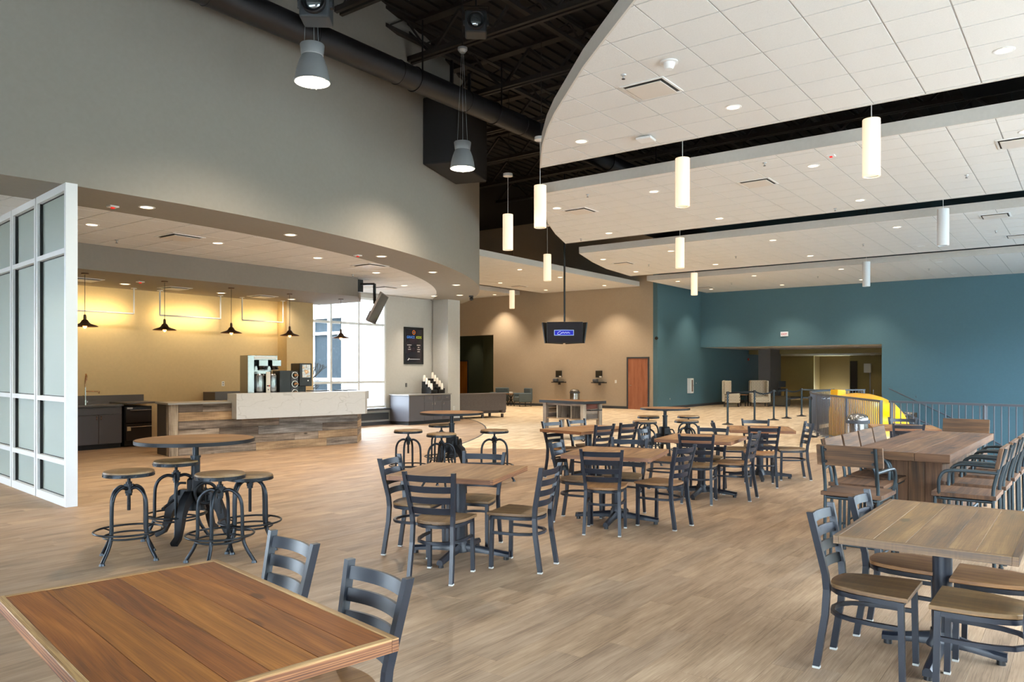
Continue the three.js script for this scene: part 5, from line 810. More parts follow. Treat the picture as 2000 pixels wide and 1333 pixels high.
// framed poster
{
  const g = thing('framed_poster', 'dark framed poster with blue and green lettering on the grey wall', 'poster', ST(17.62, -17.1, 2.41), TH + Math.PI / 2), w = 0.86, h = 1.16;
  const tex = cv(512, 690, (c, W_, H_) => {
    c.fillStyle = '#231d22'; c.fillRect(0, 0, W_, H_); c.fillStyle = '#33252c'; for (let i = 0; i < 14; i++) { c.globalAlpha = 0.35; c.beginPath(); c.arc(hash(i, 4, 2) * W_, 120 + hash(i, 5, 2) * H_ * 0.5, 20 + 60 * hash(i, 6, 2), 0, 7); c.fill(); } c.globalAlpha = 1;
    c.strokeStyle = '#e07c28'; c.lineWidth = 15; c.beginPath(); c.arc(W_ * 0.5, 72, 38, 0, 7); c.stroke(); c.fillStyle = '#9aa3b4'; c.fillRect(W_ * 0.5 - 15, 64, 30, 16);
    c.textAlign = 'center'; c.font = 'bold 74px sans-serif'; c.fillStyle = '#4c8df0'; c.fillText('GRACE', W_ * 0.315, 196); c.fillStyle = '#b7d23a'; c.fillText('KIDS', W_ * 0.8, 196);
    c.fillStyle = '#e8e4e0'; c.font = 'bold 24px sans-serif'; c.fillText('SATURDAYS', W_ * 0.24, 340); c.fillText('SUNDAYS', W_ * 0.78, 340); c.fillText('4PM', W_ * 0.24, 384); c.fillText('5:30PM', W_ * 0.24, 428); c.fillText('9AM', W_ * 0.78, 384); c.fillText('10:30AM', W_ * 0.78, 428); c.fillText('NOON', W_ * 0.78, 472);
    c.fillStyle = '#cfd4da'; c.fillRect(120, 616, 320, 9); c.beginPath(); c.moveTo(60, 640); c.lineTo(110, 596); c.lineTo(128, 604); c.lineTo(90, 646); c.fill();
  });
  part('print', new THREE.PlaneGeometry(w - 0.1, h - 0.1).translate(0, 0, 0.022), std(0xffffff, 0.18, 0, { map: tex }), g);
  part('frame', [rb(w, 0.06, 0.035, 0, h / 2 - 0.03, 0.018, 0.004), rb(w, 0.06, 0.035, 0, -h / 2 + 0.03, 0.018, 0.004), rb(0.06, h - 0.1, 0.035, -w / 2 + 0.03, 0, 0.018, 0.004), rb(0.06, h - 0.1, 0.035, w / 2 - 0.03, 0, 0.018, 0.004), bx(w - 0.08, h - 0.08, 0.01, 0, 0, 0.008)], M.plastic, g);
}
// cup cabinet
{
  const s0 = 16.55, s1 = 18.42, L = s1 - s0, g = thing('cup_cabinet', 'long grey cabinet with drawers and doors under the poster', 'cabinet', ST((s0 + s1) / 2, -16.65, 0), TH + Math.PI / 2), dpt = 0.78;
  part('body', bx(L, 0.78, dpt, 0, 0.49, 0), M.laminate, g); part('plinth', bx(L - 0.06, 0.1, dpt - 0.06, 0, 0.05, 0), M.plinth, g); part('worktop', rb(L + 0.06, 0.035, dpt + 0.05, 0, 0.895, 0.01, 0.004), M.counter, g);
  // local x runs along -s; seen from the room the left end is at -L/2... doors from left to right
  const cols = [[0, 0.66, false], [0.66, 1.06, true], [1.06, 1.47, true], [1.47, L, true]], hand = (x, y, vert) => (vert ? [rod([x, y - 0.035, dpt / 2 + 0.045], [x, y + 0.035, dpt / 2 + 0.045], 0.006, 8), rod([x, y, dpt / 2 + 0.01], [x, y, dpt / 2 + 0.045], 0.006, 6)] : [rod([x - 0.045, y, dpt / 2 + 0.045], [x + 0.045, y, dpt / 2 + 0.045], 0.006, 8), rod([x, y, dpt / 2 + 0.01], [x, y, dpt / 2 + 0.045], 0.006, 6)]);
  for (const [a, b, dr] of cols) { const x = -L / 2 + (a + b) / 2, w = b - a - 0.008, y1 = dr ? 0.68 : 0.872; const d = part('door', rb(w, y1 - 0.115, 0.02, x, (y1 + 0.115) / 2, dpt / 2 + 0.01, 0.003), M.laminate, g); part('handle', hand(a === 0.66 ? x + w / 2 - 0.05 : a === 0 ? x + w / 2 - 0.04 : x - w / 2 + 0.05, y1 - 0.07, true), M.handle, d); if (dr) { const q = part('drawer', rb(w, 0.18, 0.02, x, 0.782, dpt / 2 + 0.01, 0.003), M.laminate, g); part('handle', hand(x, 0.79, false), M.handle, q); } }
  // cup organisers and cups
  const top = 0.913, cx = ST(17.95, -16.72, top), tn = TH + Math.PI / 2;
  const org = (x, steps, w, label) => { const o = thing('cup_organiser', label, 'organiser', ST(17.5 + x, -16.6, top), tn); for (let k = 0; k < steps; k++) part('step', rb(w, 0.12 + 0.085 * k, 0.1, 0, (0.12 + 0.085 * k) / 2, 0.2 - k * 0.1, 0.004), M.plastic, o); part('side_panel', [bx(0.012, 0.16, steps * 0.1, -w / 2, 0.08, 0.25 - steps * 0.05), bx(0.012, 0.16, steps * 0.1, w / 2, 0.08, 0.25 - steps * 0.05)], M.plastic, o); part('napkin_slot', bx(w * 0.4, 0.07, 0.01, 0, 0.05, 0.252), M.black, o); return o; };
  org(0.28, 4, 0.3, 'stepped black cup organiser, the one on the left'); org(0.62, 5, 0.28, 'stepped black cup organiser, the one against the pier');
  const cup = lathe([[0, 0], [0.03, 0], [0.034, 0.02], [0.044, 0.11], [0.046, 0.114], [0.04, 0.114], [0, 0.11]], 20), k2 = ['front', 'second', 'third', 'rear', 'top'];
  const cups = (x, steps, h0, label) => { for (let k = 0; k < steps; k++) { const g2 = thing('cup_stack', 'stack of white paper cups in the ' + label + ' organiser, ' + k2[k] + ' step', 'paper cups', ST(17.5 + x, -16.6 + 0.2 - k * 0.1, top + 0.12 + 0.085 * k), 0, 'paper cup stacks'); for (let q = 0; q < 5; q++) part('paper_cup', cup.clone().rotateX(Math.PI).translate(0, 0.114 + q * 0.022, 0), M.cup, g2); } };
  cups(0.2, 4, 0, 'left'); cups(0.68, 5, 0, 'right');
}
// ---------------------------------------------------------------- doors, signs and fittings on the far walls
function door(name, s, t, turn, w, h, mat, label) {
  const g = structGroup(name, label, 'door', false); g.position.copy(ST(s, t, 0)); g.rotation.y = turn;
  part('leaf', uvBox(rb(w, h, 0.04, 0, h / 2, 0.005, 0.004), { along: 'y' }), mat, g); part('door_frame', [bx(0.06, h + 0.06, 0.07, -w / 2 - 0.03, (h + 0.06) / 2, 0.01), bx(0.06, h + 0.06, 0.07, w / 2 + 0.03, (h + 0.06) / 2, 0.01), bx(w, 0.06, 0.07, 0, h + 0.03, 0.01)], M.base, g);
  part('handle', [cy(0.028, 0.028, 0.012, 0, 0, 0, 16).rotateX(Math.PI / 2).translate(-w / 2 + 0.08, 1.0, 0.03), rod([-w / 2 + 0.08, 1.0, 0.06], [-w / 2 + 0.2, 1.0, 0.06], 0.011, 10), rod([-w / 2 + 0.08, 1.0, 0.03], [-w / 2 + 0.08, 1.0, 0.06], 0.01, 8)], M.handle, g);
  for (const y of [0.25, 1.1, 1.95]) part('hinge', bx(0.016, 0.1, 0.02, w / 2 + 0.002, y, 0.03), M.handle, g); return g;
}
door('door_1', 29.05, -15.19, TH, 0.92, 2.13, MW.door, 'reddish brown wooden door in the beige wall');
door('door_2', 33.0, -28.3, TH, 0.92, 2.13, MW.orange, 'orange wooden door in the green alcove');
{
  const ex = (s, t, y, turn, w, label, glow) => { const g = thing('exit_sign', label, 'exit sign', ST(s, t, y), turn); const tx = cv(192, 112, (c, W_, H_) => { c.fillStyle = glow ? '#b01812' : '#f2ece4'; c.fillRect(0, 0, W_, H_); c.fillStyle = glow ? '#ff5a46' : '#d8231c'; c.textAlign = 'center'; c.font = 'bold 74px sans-serif'; c.fillText('EXIT', W_ / 2, 84, W_ - 18); }); part('case', rb(w, w * 0.62, 0.05, 0, 0, 0.025, 0.012, 2), glow ? M.plastic : M.white, g); part('sign_face', new THREE.PlaneGeometry(w * 0.92, w * 0.54).translate(0, 0, 0.0505), std(0x000000, 0.5, 0, { emissive: 0xffffff, emissiveMap: tx, emissiveIntensity: glow ? 0.8 : 0.85 }), g); };
  ex(33.4, -10.5, 3.18, TH, 0.32, 'white EXIT sign with red letters on the teal wall', false);
  ex(39.8, -12.9, 2.32, TH, 0.3, 'red EXIT sign by the grey column in the passage', true); ex(40.5, -7.6, 2.3, TH, 0.3, 'red EXIT sign at the right side of the passage', true);
  // cabinet on the teal side wall
  const g = thing('extinguisher_cabinet', 'white fire extinguisher cabinet on the narrow teal wall', 'cabinet', ST(32.1, -14.3, 0.95), TH + Math.PI / 2); part('case', rb(0.3, 0.66, 0.18, 0, 0, 0.09, 0.006), M.white, g); part('window_panel', bx(0.14, 0.52, 0.006, 0, 0, 0.183), std(0x7a6a66, 0.15), g); part('pull', bx(0.02, 0.08, 0.02, 0.11, 0, 0.19), M.handle, g);
  const sw = (name, s, t, y, turn, label, cat, m = M.white) => { const q = thing(name, label, cat, ST(s, t, y), turn); part('plate', rb(0.09, 0.13, 0.01, 0, 0, 0.005, 0.003), m, q); part('toggle', bx(0.025, 0.05, 0.014, 0, 0, 0.012), M.pageWhite, q); };
  sw('light_switch', 29.05, -16.25, 1.15, TH, 'white light switch beside the reddish door', 'light switch'); sw('wall_panel', 32.9, -14.3, 1.05, TH + Math.PI / 2, 'small dark control plate right of the extinguisher cabinet', 'wall plate', M.base); sw('wall_panel', 30.2, -14.3, 0.42, TH + Math.PI / 2, 'low outlet plate on the narrow teal wall', 'outlet'); sw('light_switch', 33.0, -29.0, 1.3, TH, 'cream switch plate beside the orange door', 'light switch', M.tan);
  const al = thing('fire_alarm', 'small red fire alarm on the teal wall behind the wing chairs', 'alarm', ST(39.5, -14.3, 2.2), TH + Math.PI / 2); part('box', rb(0.12, 0.12, 0.06, 0, 0, 0.03, 0.01), M.red, al); part('lens', bx(0.05, 0.03, 0.02, 0, 0, 0.07), M.pageWhite, al);
  const cm = thing('corner_camera', 'small camera at the corner of beige and teal wall', 'security camera', ST(29.05, -14.42, 2.95), TH); part('bracket', rod([0, 0, 0], [0.1, 0.02, 0.1], 0.02, 8), M.base, cm); part('dome', new THREE.SphereGeometry(0.07, 16, 12).translate(0.14, 0, 0.14), M.blackGloss, cm);
  const ck = thing('passage_fountain', 'pale wall box with a drain pipe deep in the passage', 'wall box', ST(46, -9.9, 1.75), TH); part('box', rb(0.35, 0.5, 0.2, 0, 0, 0.1, 0.01), M.pageWhite, ck); part('pipe', rod([0.12, -0.25, 0.06], [0.12, -1.5, 0.06], 0.04, 10), M.concrete, ck);
  // kiosks
  for (const [t, label] of [[-19.07, 'wall kiosk with small monitor and printer on a shelf, farther from the door'], [-17.0, 'wall kiosk with small monitor and printer on a shelf, nearer the door']]) {
    const k = thing('wall_kiosk', label, 'computer kiosk', ST(29.05, t, 1.1), TH, 'wall kiosks'); part('shelf', rb(0.62, 0.04, 0.28, 0, 0, 0.14, 0.004), M.plastic, k); part('shelf_bracket', [bx(0.03, 0.1, 0.16, 0, -0.06, 0.08)], M.plastic, k);
    const m = part('monitor', rb(0.32, 0.3, 0.04, -0.01, 0.37, 0.12, 0.006), M.plastic, k); part('display', bx(0.28, 0.21, 0.004, -0.01, 0.4, 0.142), std(0x3a352c, 0.2), m); part('card', bx(0.12, 0.055, 0.006, 0.08, 0.255, 0.145), M.pageWhite, m); part('arm', bx(0.06, 0.1, 0.1, -0.01, 0.37, 0.05), M.plastic, k);
    part('printer', [rb(0.2, 0.14, 0.2, -0.18, 0.09, 0.13, 0.04, 2)], std(0x54585e, 0.4), k); part('keyboard', rb(0.3, 0.02, 0.12, 0.12, 0.03, 0.18, 0.004), M.plastic, k);
  }
}
// ---------------------------------------------------------------- lounge at the beige wall
{
  const arm = (X, D, f, label) => { const g = thing('club_armchair', label, 'armchair', at(X, D), turnOf(f[0], f[1]), 'blue armchairs'), r = 0.05; part('seat', uvBox(rb(0.52, 0.2, 0.56, 0, 0.34, 0.04, r, 3)), M.blueFabric, g); part('backrest', uvBox(rb(0.7, 0.55, 0.14, 0, 0.55, -0.28, r, 3)), M.blueFabric, g); for (const s of [-1, 1]) { part('armrest', uvBox(rb(0.12, 0.42, 0.64, s * 0.31, 0.4, 0.0, r, 3)), M.blueFabric, g); for (const z of [-0.28, 0.28]) part('leg', cy(0.025, 0.018, 0.2, s * 0.3, 0.1, z, 10), M.laminateDark, g); } };
  arm(-0.6, 35.9, u2(-0.5, -0.85), 'blue grey armchair by the alcove opening, facing the room'); arm(0.48, 35.0, u2(-0.9, -0.4), 'blue grey armchair turned sideways by the beige wall');
  const st = thing('side_table', 'small round side table between the blue armchairs', 'side table', at(-0.05, 35.55)); part('tabletop', lathe([[0, 0.56], [0.28, 0.56], [0.28, 0.53], [0, 0.53]], 28), MW.honey[1], st); part('stand', [rod([-0.15, 0, -0.1], [0.1, 0.53, 0.08], 0.02, 8), rod([0.15, 0, -0.1], [-0.1, 0.53, 0.08], 0.02, 8), rod([0, 0, 0.18], [0, 0.53, -0.1], 0.02, 8), new THREE.TorusGeometry(0.1, 0.015, 6, 20).rotateX(Math.PI / 2).translate(0, 0.3, 0)], M.darkIron, st);
  one('tissue_box', 'small white box on the round side table', 'box', rb(0.16, 0.08, 0.12, 0, 0.04, 0, 0.01), M.pageWhite, at(-0.05, 35.55, 0.56));
  const can = (X, D, r, h, label) => { const g = thing('trash_can', label, 'trash can', at(X, D)); part('body', lathe([[0, 0.0], [r, 0.0], [r, h * 0.8], [0, h * 0.8]], 36), M.steelBright, g); part('band', lathe([[r + 0.003, h * 0.78], [r + 0.012, h * 0.79], [r + 0.012, h * 0.855], [r + 0.002, h * 0.86], [r - 0.05, h * 0.86]], 36), M.base, g); part('dome_lid', lathe([[r, h * 0.855], [r * 0.96, h * 0.91], [r * 0.8, h * 0.965], [r * 0.5, h * 0.995], [0, h]], 36), M.steelBright, g); };
  can(2.72, 33.5, 0.21, 0.82, 'round steel trash can against the beige wall behind the cart'); can(6.48, 14.5, 0.2, 0.83, 'round steel trash can in front of the curved railing');
  // sofa seen from behind
  const so = thing('sofa', 'grey brown sofa seen from behind, beside the grey pier', 'sofa', at(-1.25, 26.75), turnOf(...u2(-0.6, 0.8)));
  part('backrest', uvBox(rb(1.95, 0.62, 0.2, 0, 0.55, -0.38, 0.05, 3)), M.sofa, so); part('seat', uvBox(rb(1.6, 0.3, 0.72, 0, 0.3, 0.05, 0.04, 3)), M.sofa, so); for (const s of [-1, 1]) { part('armrest', uvBox(rb(0.2, 0.5, 0.92, s * 0.88, 0.4, 0, 0.06, 3)), M.sofa, so); for (const z of [-0.38, 0.38]) part('leg', bx(0.07, 0.13, 0.07, s * 0.85, 0.065, z), M.laminateDark, so); } part('leg', bx(0.07, 0.13, 0.07, 0, 0.065, -0.4), M.laminateDark, so); for (const s of [-1, 1]) part('cushion', uvBox(rb(0.76, 0.16, 0.6, s * 0.39, 0.5, 0.08, 0.05, 3)), M.sofa, so);
}
// ---------------------------------------------------------------- rolling cart
{
  const el = u2(0.66, -0.75), g = thing('rolling_cart', 'rustic wooden kitchen cart with open cubbies on iron casters', 'cart', at(1.43, 18.4), Math.atan2(el[1], el[0])), L = 1.5, Wd = 0.72, H = 0.93;   // local z points toward the viewer's left
  part('cart_top', uvBox(rb(L, 0.05, Wd, 0, H - 0.025, 0, 0.004), { along: 'x' }), MW.honey[0], g); part('iron_edge', [bx(L + 0.012, 0.065, 0.006, 0, H - 0.035, Wd / 2 + 0.003), bx(L + 0.012, 0.065, 0.006, 0, H - 0.035, -Wd / 2 - 0.003), bx(0.006, 0.065, Wd, L / 2 + 0.003, H - 0.035, 0), bx(0.006, 0.065, Wd, -L / 2 - 0.003, H - 0.035, 0)], M.darkIron, g);
  for (const sx of [-1, 1]) for (const sz of [-1, 1]) { part('leg', uvBox(rb(0.1, 0.74, 0.1, sx * (L / 2 - 0.13), 0.14 + 0.37, sz * (Wd / 2 - 0.09), 0.004), { along: 'y' }), MW.barn[[1, 5][(sx + 1) / 2]], g); const w = part('caster', [new THREE.TorusGeometry(0.045, 0.014, 8, 20).translate(sx * (L / 2 - 0.13), 0.06, sz * (Wd / 2 - 0.09)), bx(0.02, 0.08, 0.05, sx * (L / 2 - 0.13), 0.1, sz * (Wd / 2 - 0.09))], M.darkIron, g); part('caster_plate', bx(0.12, 0.012, 0.12, sx * (L / 2 - 0.13), 0.136, sz * (Wd / 2 - 0.09)), M.darkIron, w); }
  const y0 = 0.5, y1 = 0.86, redPlank = std(0xb87264, 0.8, 0, { map: T.barn[1] }); part('cubby_floor', uvBox(bx(L - 0.2, 0.03, Wd - 0.14, 0, y0, 0)), MW.barn[3], g); part('cubby_back', uvBox(bx(L - 0.2, y1 - y0, 0.02, 0, (y0 + y1) / 2, -Wd / 2 + 0.08)), MW.honey[1], g); part('cubby_rail', uvBox(bx(L - 0.36, 0.05, 0.03, 0, y1 - 0.025, Wd / 2 - 0.08)), MW.barn[1], g);
  for (const x of [-0.22, 0.24]) part('divider', uvBox(bx(0.04, y1 - y0, Wd - 0.16, x, (y0 + y1) / 2, 0.0), { along: 'y' }), MW.barn[5], g); part('lower_shelf', uvBox(bx(L - 0.3, 0.03, Wd - 0.16, 0, 0.2, 0)), MW.barn[3], g);
  for (let i = 0; i < 3; i++) part('end_plank', uvBox(rb(0.02, 0.115, Wd - 0.28, L / 2 - 0.14, y0 + 0.06 + i * 0.12, 0, 0.003), { along: 'z' }), i === 2 ? redPlank : MW.barn[[4, 1][i]], g);
  for (let i = 0; i < 3; i++) part('end_plank', uvBox(rb(0.02, 0.115, Wd - 0.28, -L / 2 + 0.14, y0 + 0.06 + i * 0.12, 0, 0.003), { along: 'z' }), MW.barn[[1, 3, 5][i]], g);
  part('towel_bar', [rod([L / 2 + 0.02, 0.72, -0.2], [L / 2 + 0.02, 0.72, 0.2], 0.012, 10), rod([L / 2 - 0.12, 0.72, -0.16], [L / 2 + 0.02, 0.72, -0.16], 0.01, 8), rod([L / 2 - 0.12, 0.72, 0.16], [L / 2 + 0.02, 0.72, 0.16], 0.01, 8)], M.darkIron, g);
}
// ---------------------------------------------------------------- wing chairs, ottoman, small table at the teal opening
{
  const wing = (X, D, f, label) => { const g = thing('wing_chair', label, 'armchair', at(X, D), turnOf(...f), 'patterned wing chairs'), r = 0.05; part('seat', uvBox(rb(0.66, 0.28, 0.66, 0, 0.31, 0.05, r, 3)), M.hexa, g); part('backrest', uvBox(rb(0.76, 0.95, 0.16, 0, 0.7, -0.32, r, 3)), M.hexa, g); for (const s of [-1, 1]) { part('wing', uvBox(rb(0.1, 0.6, 0.3, s * 0.37, 0.86, -0.16, 0.04, 3)), M.hexa, g); part('armrest', uvBox(rb(0.13, 0.42, 0.62, s * 0.36, 0.39, 0.06, r, 3)), M.hexa, g); for (const z of [-0.3, 0.32]) part('leg', cy(0.032, 0.02, 0.18, s * 0.32, 0.09, z, 10), M.laminateDark, g); } };
  wing(9.85, 34.7, u2(0.95, -0.3), 'patterned wing chair in profile at the teal wall'); wing(11.2, 35.0, u2(-0.1, -1), 'patterned wing chair facing the room at the teal opening');
  const o = thing('ottoman', 'brown square ottoman beside the wing chairs', 'ottoman', at(12.2, 35.3), TH); part('cushion', uvBox(rb(0.8, 0.42, 0.8, 0, 0.25, 0, 0.05, 3)), M.brownFabric, o); part('base', bx(0.74, 0.05, 0.74, 0, 0.025, 0), M.laminateDark, o);
  const s = thing('end_table', 'small dark end table between the wing chairs', 'side table', at(10.5, 35.15), TH); part('tabletop', uvBox(rb(0.4, 0.04, 0.4, 0, 0.52, 0, 0.006)), MW.honey[1], s); for (const x of [-1, 1]) for (const z of [-1, 1]) part('leg', bx(0.03, 0.5, 0.03, x * 0.17, 0.25, z * 0.17), M.darkIron, s);
  const q = thing('bar_stool', 'small dark stool behind the ottoman in the passage', 'stool', at(13.4, 38.25), 0); part('seat', rb(0.36, 0.3, 0.06, 0, 0.95, -0.1, 0.02), M.plastic, q); part('base', [rb(0.36, 0.06, 0.36, 0, 0.7, 0, 0.02), bx(0.03, 0.7, 0.03, -0.15, 0.35, -0.15), bx(0.03, 0.7, 0.03, 0.15, 0.35, -0.15), bx(0.03, 0.7, 0.03, -0.15, 0.35, 0.15), bx(0.03, 0.7, 0.03, 0.15, 0.35, 0.15)], M.plastic, q);
}
// ---------------------------------------------------------------- stanchions
{
  const spots = [[6.5, 23.3, 'black belt stanchion nearest the crank table, leftmost of the row'], [7.78, 24.8, 'black belt stanchion second in the row from the left'], [8.6, 25.4, 'black belt stanchion in the middle of the row'], [9.34, 26.3, 'black belt stanchion fourth in the row from the left'], [10.3, 27.5, 'black belt stanchion farthest back in the row'], [7.33, 19.0, 'black belt stanchion close to the curved railing']];
  const src = thing('belt_stanchion', '', 'stanchion'); part('base', lathe([[0, 0.012], [0.03, 0.07], [0.05, 0.045], [0.15, 0.022], [0.17, 0.01], [0.17, 0], [0, 0]], 32), M.darkIron, src); part('post', cy(0.031, 0.031, 0.9, 0, 0.5, 0, 18), M.tube, src); part('head', [cy(0.036, 0.036, 0.085, 0, 0.955, 0, 18), bx(0.09, 0.055, 0.03, 0, 0.95, 0)], M.plastic, src);
  spots.forEach(([X, D, label], i) => { if (i) dup(src, at(X, D), 0, label, 'belt stanchions'); else { src.position.copy(at(X, D)); src.userData.label = label; src.userData.group = 'belt stanchions'; } });
  const belt = (a, b, y, sag, label) => { const A = at(a[0], a[1], y), B = at(b[0], b[1], y), secs = []; const d = B.clone().sub(A).setY(0).normalize(), n = V(-d.z, 0, d.x); for (let i = 0; i <= 12; i++) { const k = i / 12, p = A.clone().lerp(B, k); p.y -= sag * 4 * k * (1 - k); secs.push([[-1, -1], [1, -1], [1, 1], [-1, 1]].map(([u, v]) => [p.x + n.x * u * 0.002, p.y + v * 0.025, p.z + n.z * u * 0.002])); } one('retractable_belt', label, 'barrier belt', loft(secs), M.plastic, null, 0, 'stanchion belts'); };
  const nm = ['black belt between the first and second stanchion from the left', 'black belt between the second and third stanchion', 'black belt between the third and fourth stanchion', 'black belt between the fourth and the farthest stanchion'];
  for (let i = 0; i < 4; i++) { const a = spots[i], b = spots[i + 1], d = u2(b[0] - a[0], b[1] - a[1]); belt([a[0] + d[0] * 0.05, a[1] + d[1] * 0.05], [b[0] - d[0] * 0.05, b[1] - d[1] * 0.05], 0.95, [0, 0.08, 0.0, 0.06][i], nm[i]); }
  belt([10.35, 27.5], [11.6, 27.8], 0.95, 0.02, 'black belt running from the farthest stanchion behind the railing'); belt([9.39, 26.34], [10.25, 27.44], 0.66, 0, 'lower black belt between the fourth and the farthest stanchion'); belt([10.35, 27.5], [11.6, 27.8], 0.66, 0, 'lower black belt leaving the farthest stanchion to the right');
}
// ---------------------------------------------------------------- railing round the stairwell, stairs, slide
{
  const top = 1.07, rail = (label, path, posts, name) => {
    const g = thing('stair_railing', label, 'railing'), sec = (w, h, y) => { const s = path.map(([X, D], i) => { const a = path[Math.max(0, i - 1)], b = path[Math.min(path.length - 1, i + 1)], d = u2(b[0] - a[0], b[1] - a[1]), n = [-d[1], d[0]]; return [[-1, -1], [1, -1], [1, 1], [-1, 1]].map(([u, v]) => [X + n[0] * u * w, y + v * h, -(D + n[1] * u * w)]); }); return toCreasedNormals(loft(s), 0.5); };
    part('top_rail', sec(0.026, 0.02, top - 0.02), M.railing, g); part('bottom_rail', sec(0.018, 0.014, 0.11), M.railing, g);
    let acc = 0, next = 0.06; const lens = []; for (let i = 1; i < path.length; i++) lens.push(Math.hypot(path[i][0] - path[i - 1][0], path[i][1] - path[i - 1][1]));
    const total = lens.reduce((a, b) => a + b, 0), ptAt = (d) => { let i = 0; while (i < lens.length - 1 && d > lens[i]) d -= lens[i++]; const k = clamp(d / lens[i]); return [lerp(path[i][0], path[i + 1][0], k), lerp(path[i][1], path[i + 1][1], k)]; };
    const bal = bx(0.016, top - 0.14, 0.016, 0, (top - 0.03 + 0.11) / 2, 0);
    for (let d = 0.1; d < total - 0.05; d += 0.112) { const [X, D] = ptAt(d), a = ptAt(Math.min(total, d + 0.05)); const m = part('baluster', bal, M.railing, g); m.position.set(X, 0, -D); m.rotation.y = Math.atan2(a[1] - D, a[0] - X); }
    for (const k of posts) { const [X, D] = ptAt(k * total); part('post', bx(0.05, top - 0.02, 0.05, X, (top - 0.02) / 2, -D), M.railing, g); }
    return g;
  };
  const raw = [[7.12, 14.75], [7.3, 16.2], [7.47, 17.7], [7.6, 18.9], [7.8, 19.9], [8.15, 20.9], [8.86, 22.0], [9.7, 22.85], [10.7, 23.3]].map(([X, D]) => new THREE.Vector3(X, D, 0));
  const curve = new THREE.CatmullRomCurve3(raw), pts = curve.getSpacedPoints(60).map((p) => [p.x - 0.07, p.y]);
  rail('curved grey metal railing around the stairwell', pts, [0.004, 0.22, 0.45, 0.68, 0.996], 'curved');
  rail('straight grey metal railing at the right, along the stairwell', [[7.14, 14.63], [8.54, 12.9], [10.6, 10.4]], [0.008, 0.3, 0.62, 0.98], 'straight');
  // walls of the well below the floor
  const wl = [], h2 = [...hole]; for (let i = 0; i < h2.length; i++) { const a = h2[i], b = h2[(i + 1) % h2.length]; if (a[0] > 33 && b[0] > 33) continue; wl.push(bar([a[1], -1.95, -a[0]], [b[1], -1.95, -b[0]], 0.06, 3.4)); }
  struct('wall_stairwell', wl, M.stairs, 'dark walls of the stairwell below the floor', 'wall'); struct('floor_lower', stBox(12, 33.8, -6, 5.2, -3.8, -3.65), M.stairs, 'dark floor at the foot of the stairs', 'floor');
  const st = thing('staircase', 'grey staircase going down along the teal wall', 'staircase', null, TH);
  for (let i = 0; i < 16; i++) part('step', stBox(25.4, 27.0, -5.4 + i * 0.29, -5.4 + i * 0.29 + 0.31, -0.18 - i * 0.18 - 0.15, -0.18 - i * 0.18), M.stairs, st);
  const hr = (s, t0, y0, label, wall) => { const g = thing('stair_handrail', label, 'handrail', null, TH), dn = 0.62; const p = [[t0 - 0.5, y0, -s], [t0, y0, -s], [t0 + 4.5, y0 - 4.5 * dn, -s]]; part('rail', tube(p.map((q) => V(...q)), 0.024, 10, 2, false, false), M.railing, g); if (wall) for (const k of [0.1, 0.5, 0.9]) part('bracket', rod([t0 + 4.5 * k, y0 - 4.5 * k * dn, -s], [t0 + 4.5 * k, y0 - 4.5 * k * dn - 0.06, -s - 0.1], 0.012, 8), M.railing, g); else { part('lower_rail', tube(p.slice(1).map(([x, y, z]) => V(x, y - 0.85, z)), 0.018, 8, 1, false, false), M.railing, g); for (let k = 0; k < 18; k++) part('baluster', rod([t0 + k * 0.25, y0 - k * 0.25 * dn, -s], [t0 + k * 0.25, y0 - k * 0.25 * dn - 0.87, -s], 0.009, 6), M.railing, g); } return g; };
  hr(25.3, -5.3, 1.05, 'sloping grey handrail with balusters at the inner side of the stairs', false); hr(33.28, -5.9, 0.92, 'sloping grey handrail fixed to the teal wall', true);
  // yellow slide
  const sl = thing('play_slide', 'bright yellow slide hood behind the curved railing', 'slide', at(0, 0, 0));
  // the hood runs from near the far end of the well toward the viewer's right, dropping
  const prof = [[8.12, 18.6, 1.06], [8.1, 18.2, 1.11], [8.07, 17.8, 1.11], [8.04, 17.4, 1.08], [8.01, 17.0, 1.01], [7.99, 16.7, 0.89], [7.98, 16.45, 0.7], [7.97, 16.28, 0.45], [7.97, 16.2, 0.0], [7.97, 16.15, -0.6]];
  const dirs = prof.map((p, i) => { const a = prof[Math.max(0, i - 1)], b = prof[Math.min(prof.length - 1, i + 1)]; return u2(b[0] - a[0], b[1] - a[1]); });
  part('hood', toCreasedNormals(loft(prof.map(([X, D, y], i) => { const n = [dirs[i][1], -dirs[i][0]], out = []; for (let k = 0; k <= 10; k++) { const a = Math.PI * k / 10, w = 0.48; const u = Math.cos(a) * w, v = Math.pow(Math.sin(a), 0.6) * 0.35; out.push([X - n[0] * u, y - 0.35 + v, -(D - n[1] * u)]); } out.push([X + n[0] * 0.48, Math.min(y - 0.6, 0.3) - 0.3, -(D + n[1] * 0.48)], [X - n[0] * 0.48, Math.min(y - 0.6, 0.3) - 0.3, -(D - n[1] * 0.48)]); return out; })), 0.7), M.yellow, sl);
  part('entry_box', rb(0.2, 0.5, 0.4, 7.78, 0.93, -18.45, 0.02, 2), M.yellow, sl);
}
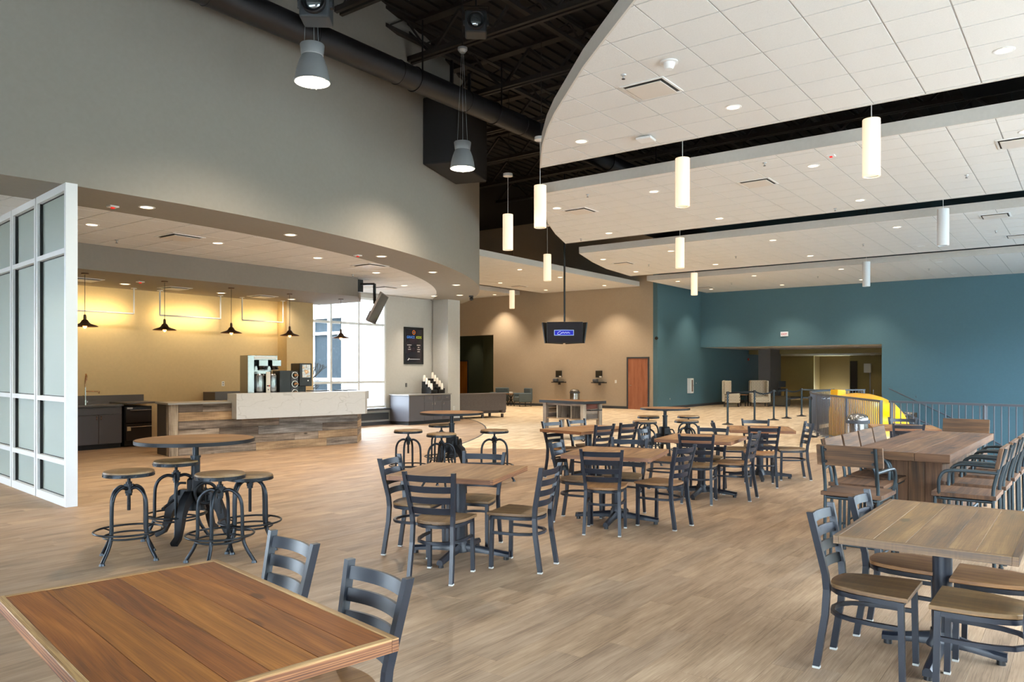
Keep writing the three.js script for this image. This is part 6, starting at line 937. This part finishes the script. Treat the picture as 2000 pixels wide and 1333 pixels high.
// ---------------------------------------------------------------- outdoors
struct('ground', [stBox(-60, 80, -90, -17.36, -0.5, -0.3), stBox(-60, -7.31, -17.36, 70, -0.5, -0.3), stBox(-7.31, 80, 5.31, 70, -0.5, -0.3)], M.grass, 'ground outside the windows', 'ground');
{
  const g = thing('building_wing', 'white wing of the same building outside the big window', 'building', null, TH), so = 18.84;
  part('wall', stBox(so - 0.06, so, -21.7, -17.36, -0.3, YR), M.extWhite, g); part('wall', stBox(so - 0.06, so, -27.5, -21.7, 3.6, YR), M.extWhite, g); part('wall_joint', stBox(so - 0.075, so - 0.06, -21.7, -17.36, 2.25, 2.28), M.concrete, g);
  part('glazing', stBox(so - 0.04, so, -27.5, -21.7, -0.3, 3.6), M.extGlass, g);
  for (const t of [-27.4, -25.4, -23.4, -21.7]) part('mullion', stBox(so - 0.14, so - 0.04, t - 0.05, t + 0.05, -0.3, 3.6), M.extWhite, g); for (const y of [1.25, 2.95, 3.55]) part('transom', stBox(so - 0.13, so - 0.04, -27.5, -21.7, y, y + 0.1), M.extWhite, g);
}
{
  let k = 0; for (const [s, t, h] of [[17.5, -22.4, 2.5], [16.9, -24.3, 2.9], [17.2, -26.4, 2.6], [15.2, -28.6, 3.2]]) {
    const g = thing('bare_tree', ['bare leafless tree outside, beside the white wing', 'bare tree outside the first window column', 'bare tree outside near the pier edge', 'bare tree outside hidden behind the pier'][k], 'tree', ST(s, t, -0.3), k++ * 1.3, 'bare trees outside'); part('trunk', cy(0.05, 0.11, h * 0.5, 0, h * 0.25, 0, 8), M.bark, g);
    const br = []; const grow = (p, d, l, r, n) => { const q = p.clone().addScaledVector(d, l); br.push(rod(p, q, r, 5)); if (n) for (let i = 0; i < 3; i++) grow(q, d.clone().add(V(rr(-0.6, 0.6), rr(0.0, 0.4), rr(-0.6, 0.6))).normalize(), l * 0.68, r * 0.6, n - 1); }; for (let i = 0; i < 5; i++) grow(V(0, h * (0.25 + 0.06 * i), 0), V(rr(-0.7, 0.7), 0.8, rr(-0.7, 0.7)).normalize(), h * 0.2, 0.025, 3); part('branches', br, M.bark, g);
  }
}

{
  const pts = []; for (let i = 0; i <= 40; i++) { const s = lerp(-70, 110, i / 40), h = 11 + 3 * fbm(i / 40, 0.3, 6, 3, 91, 3); pts.push([[30, -0.35, -s], [44, h, -s], [60, h, -s], [60, -0.35, -s]]); }
  struct('hill', loft(pts), M.hill, 'dark wooded hillside across from the long window', 'hill');
}
renderer.render(scene, camera);
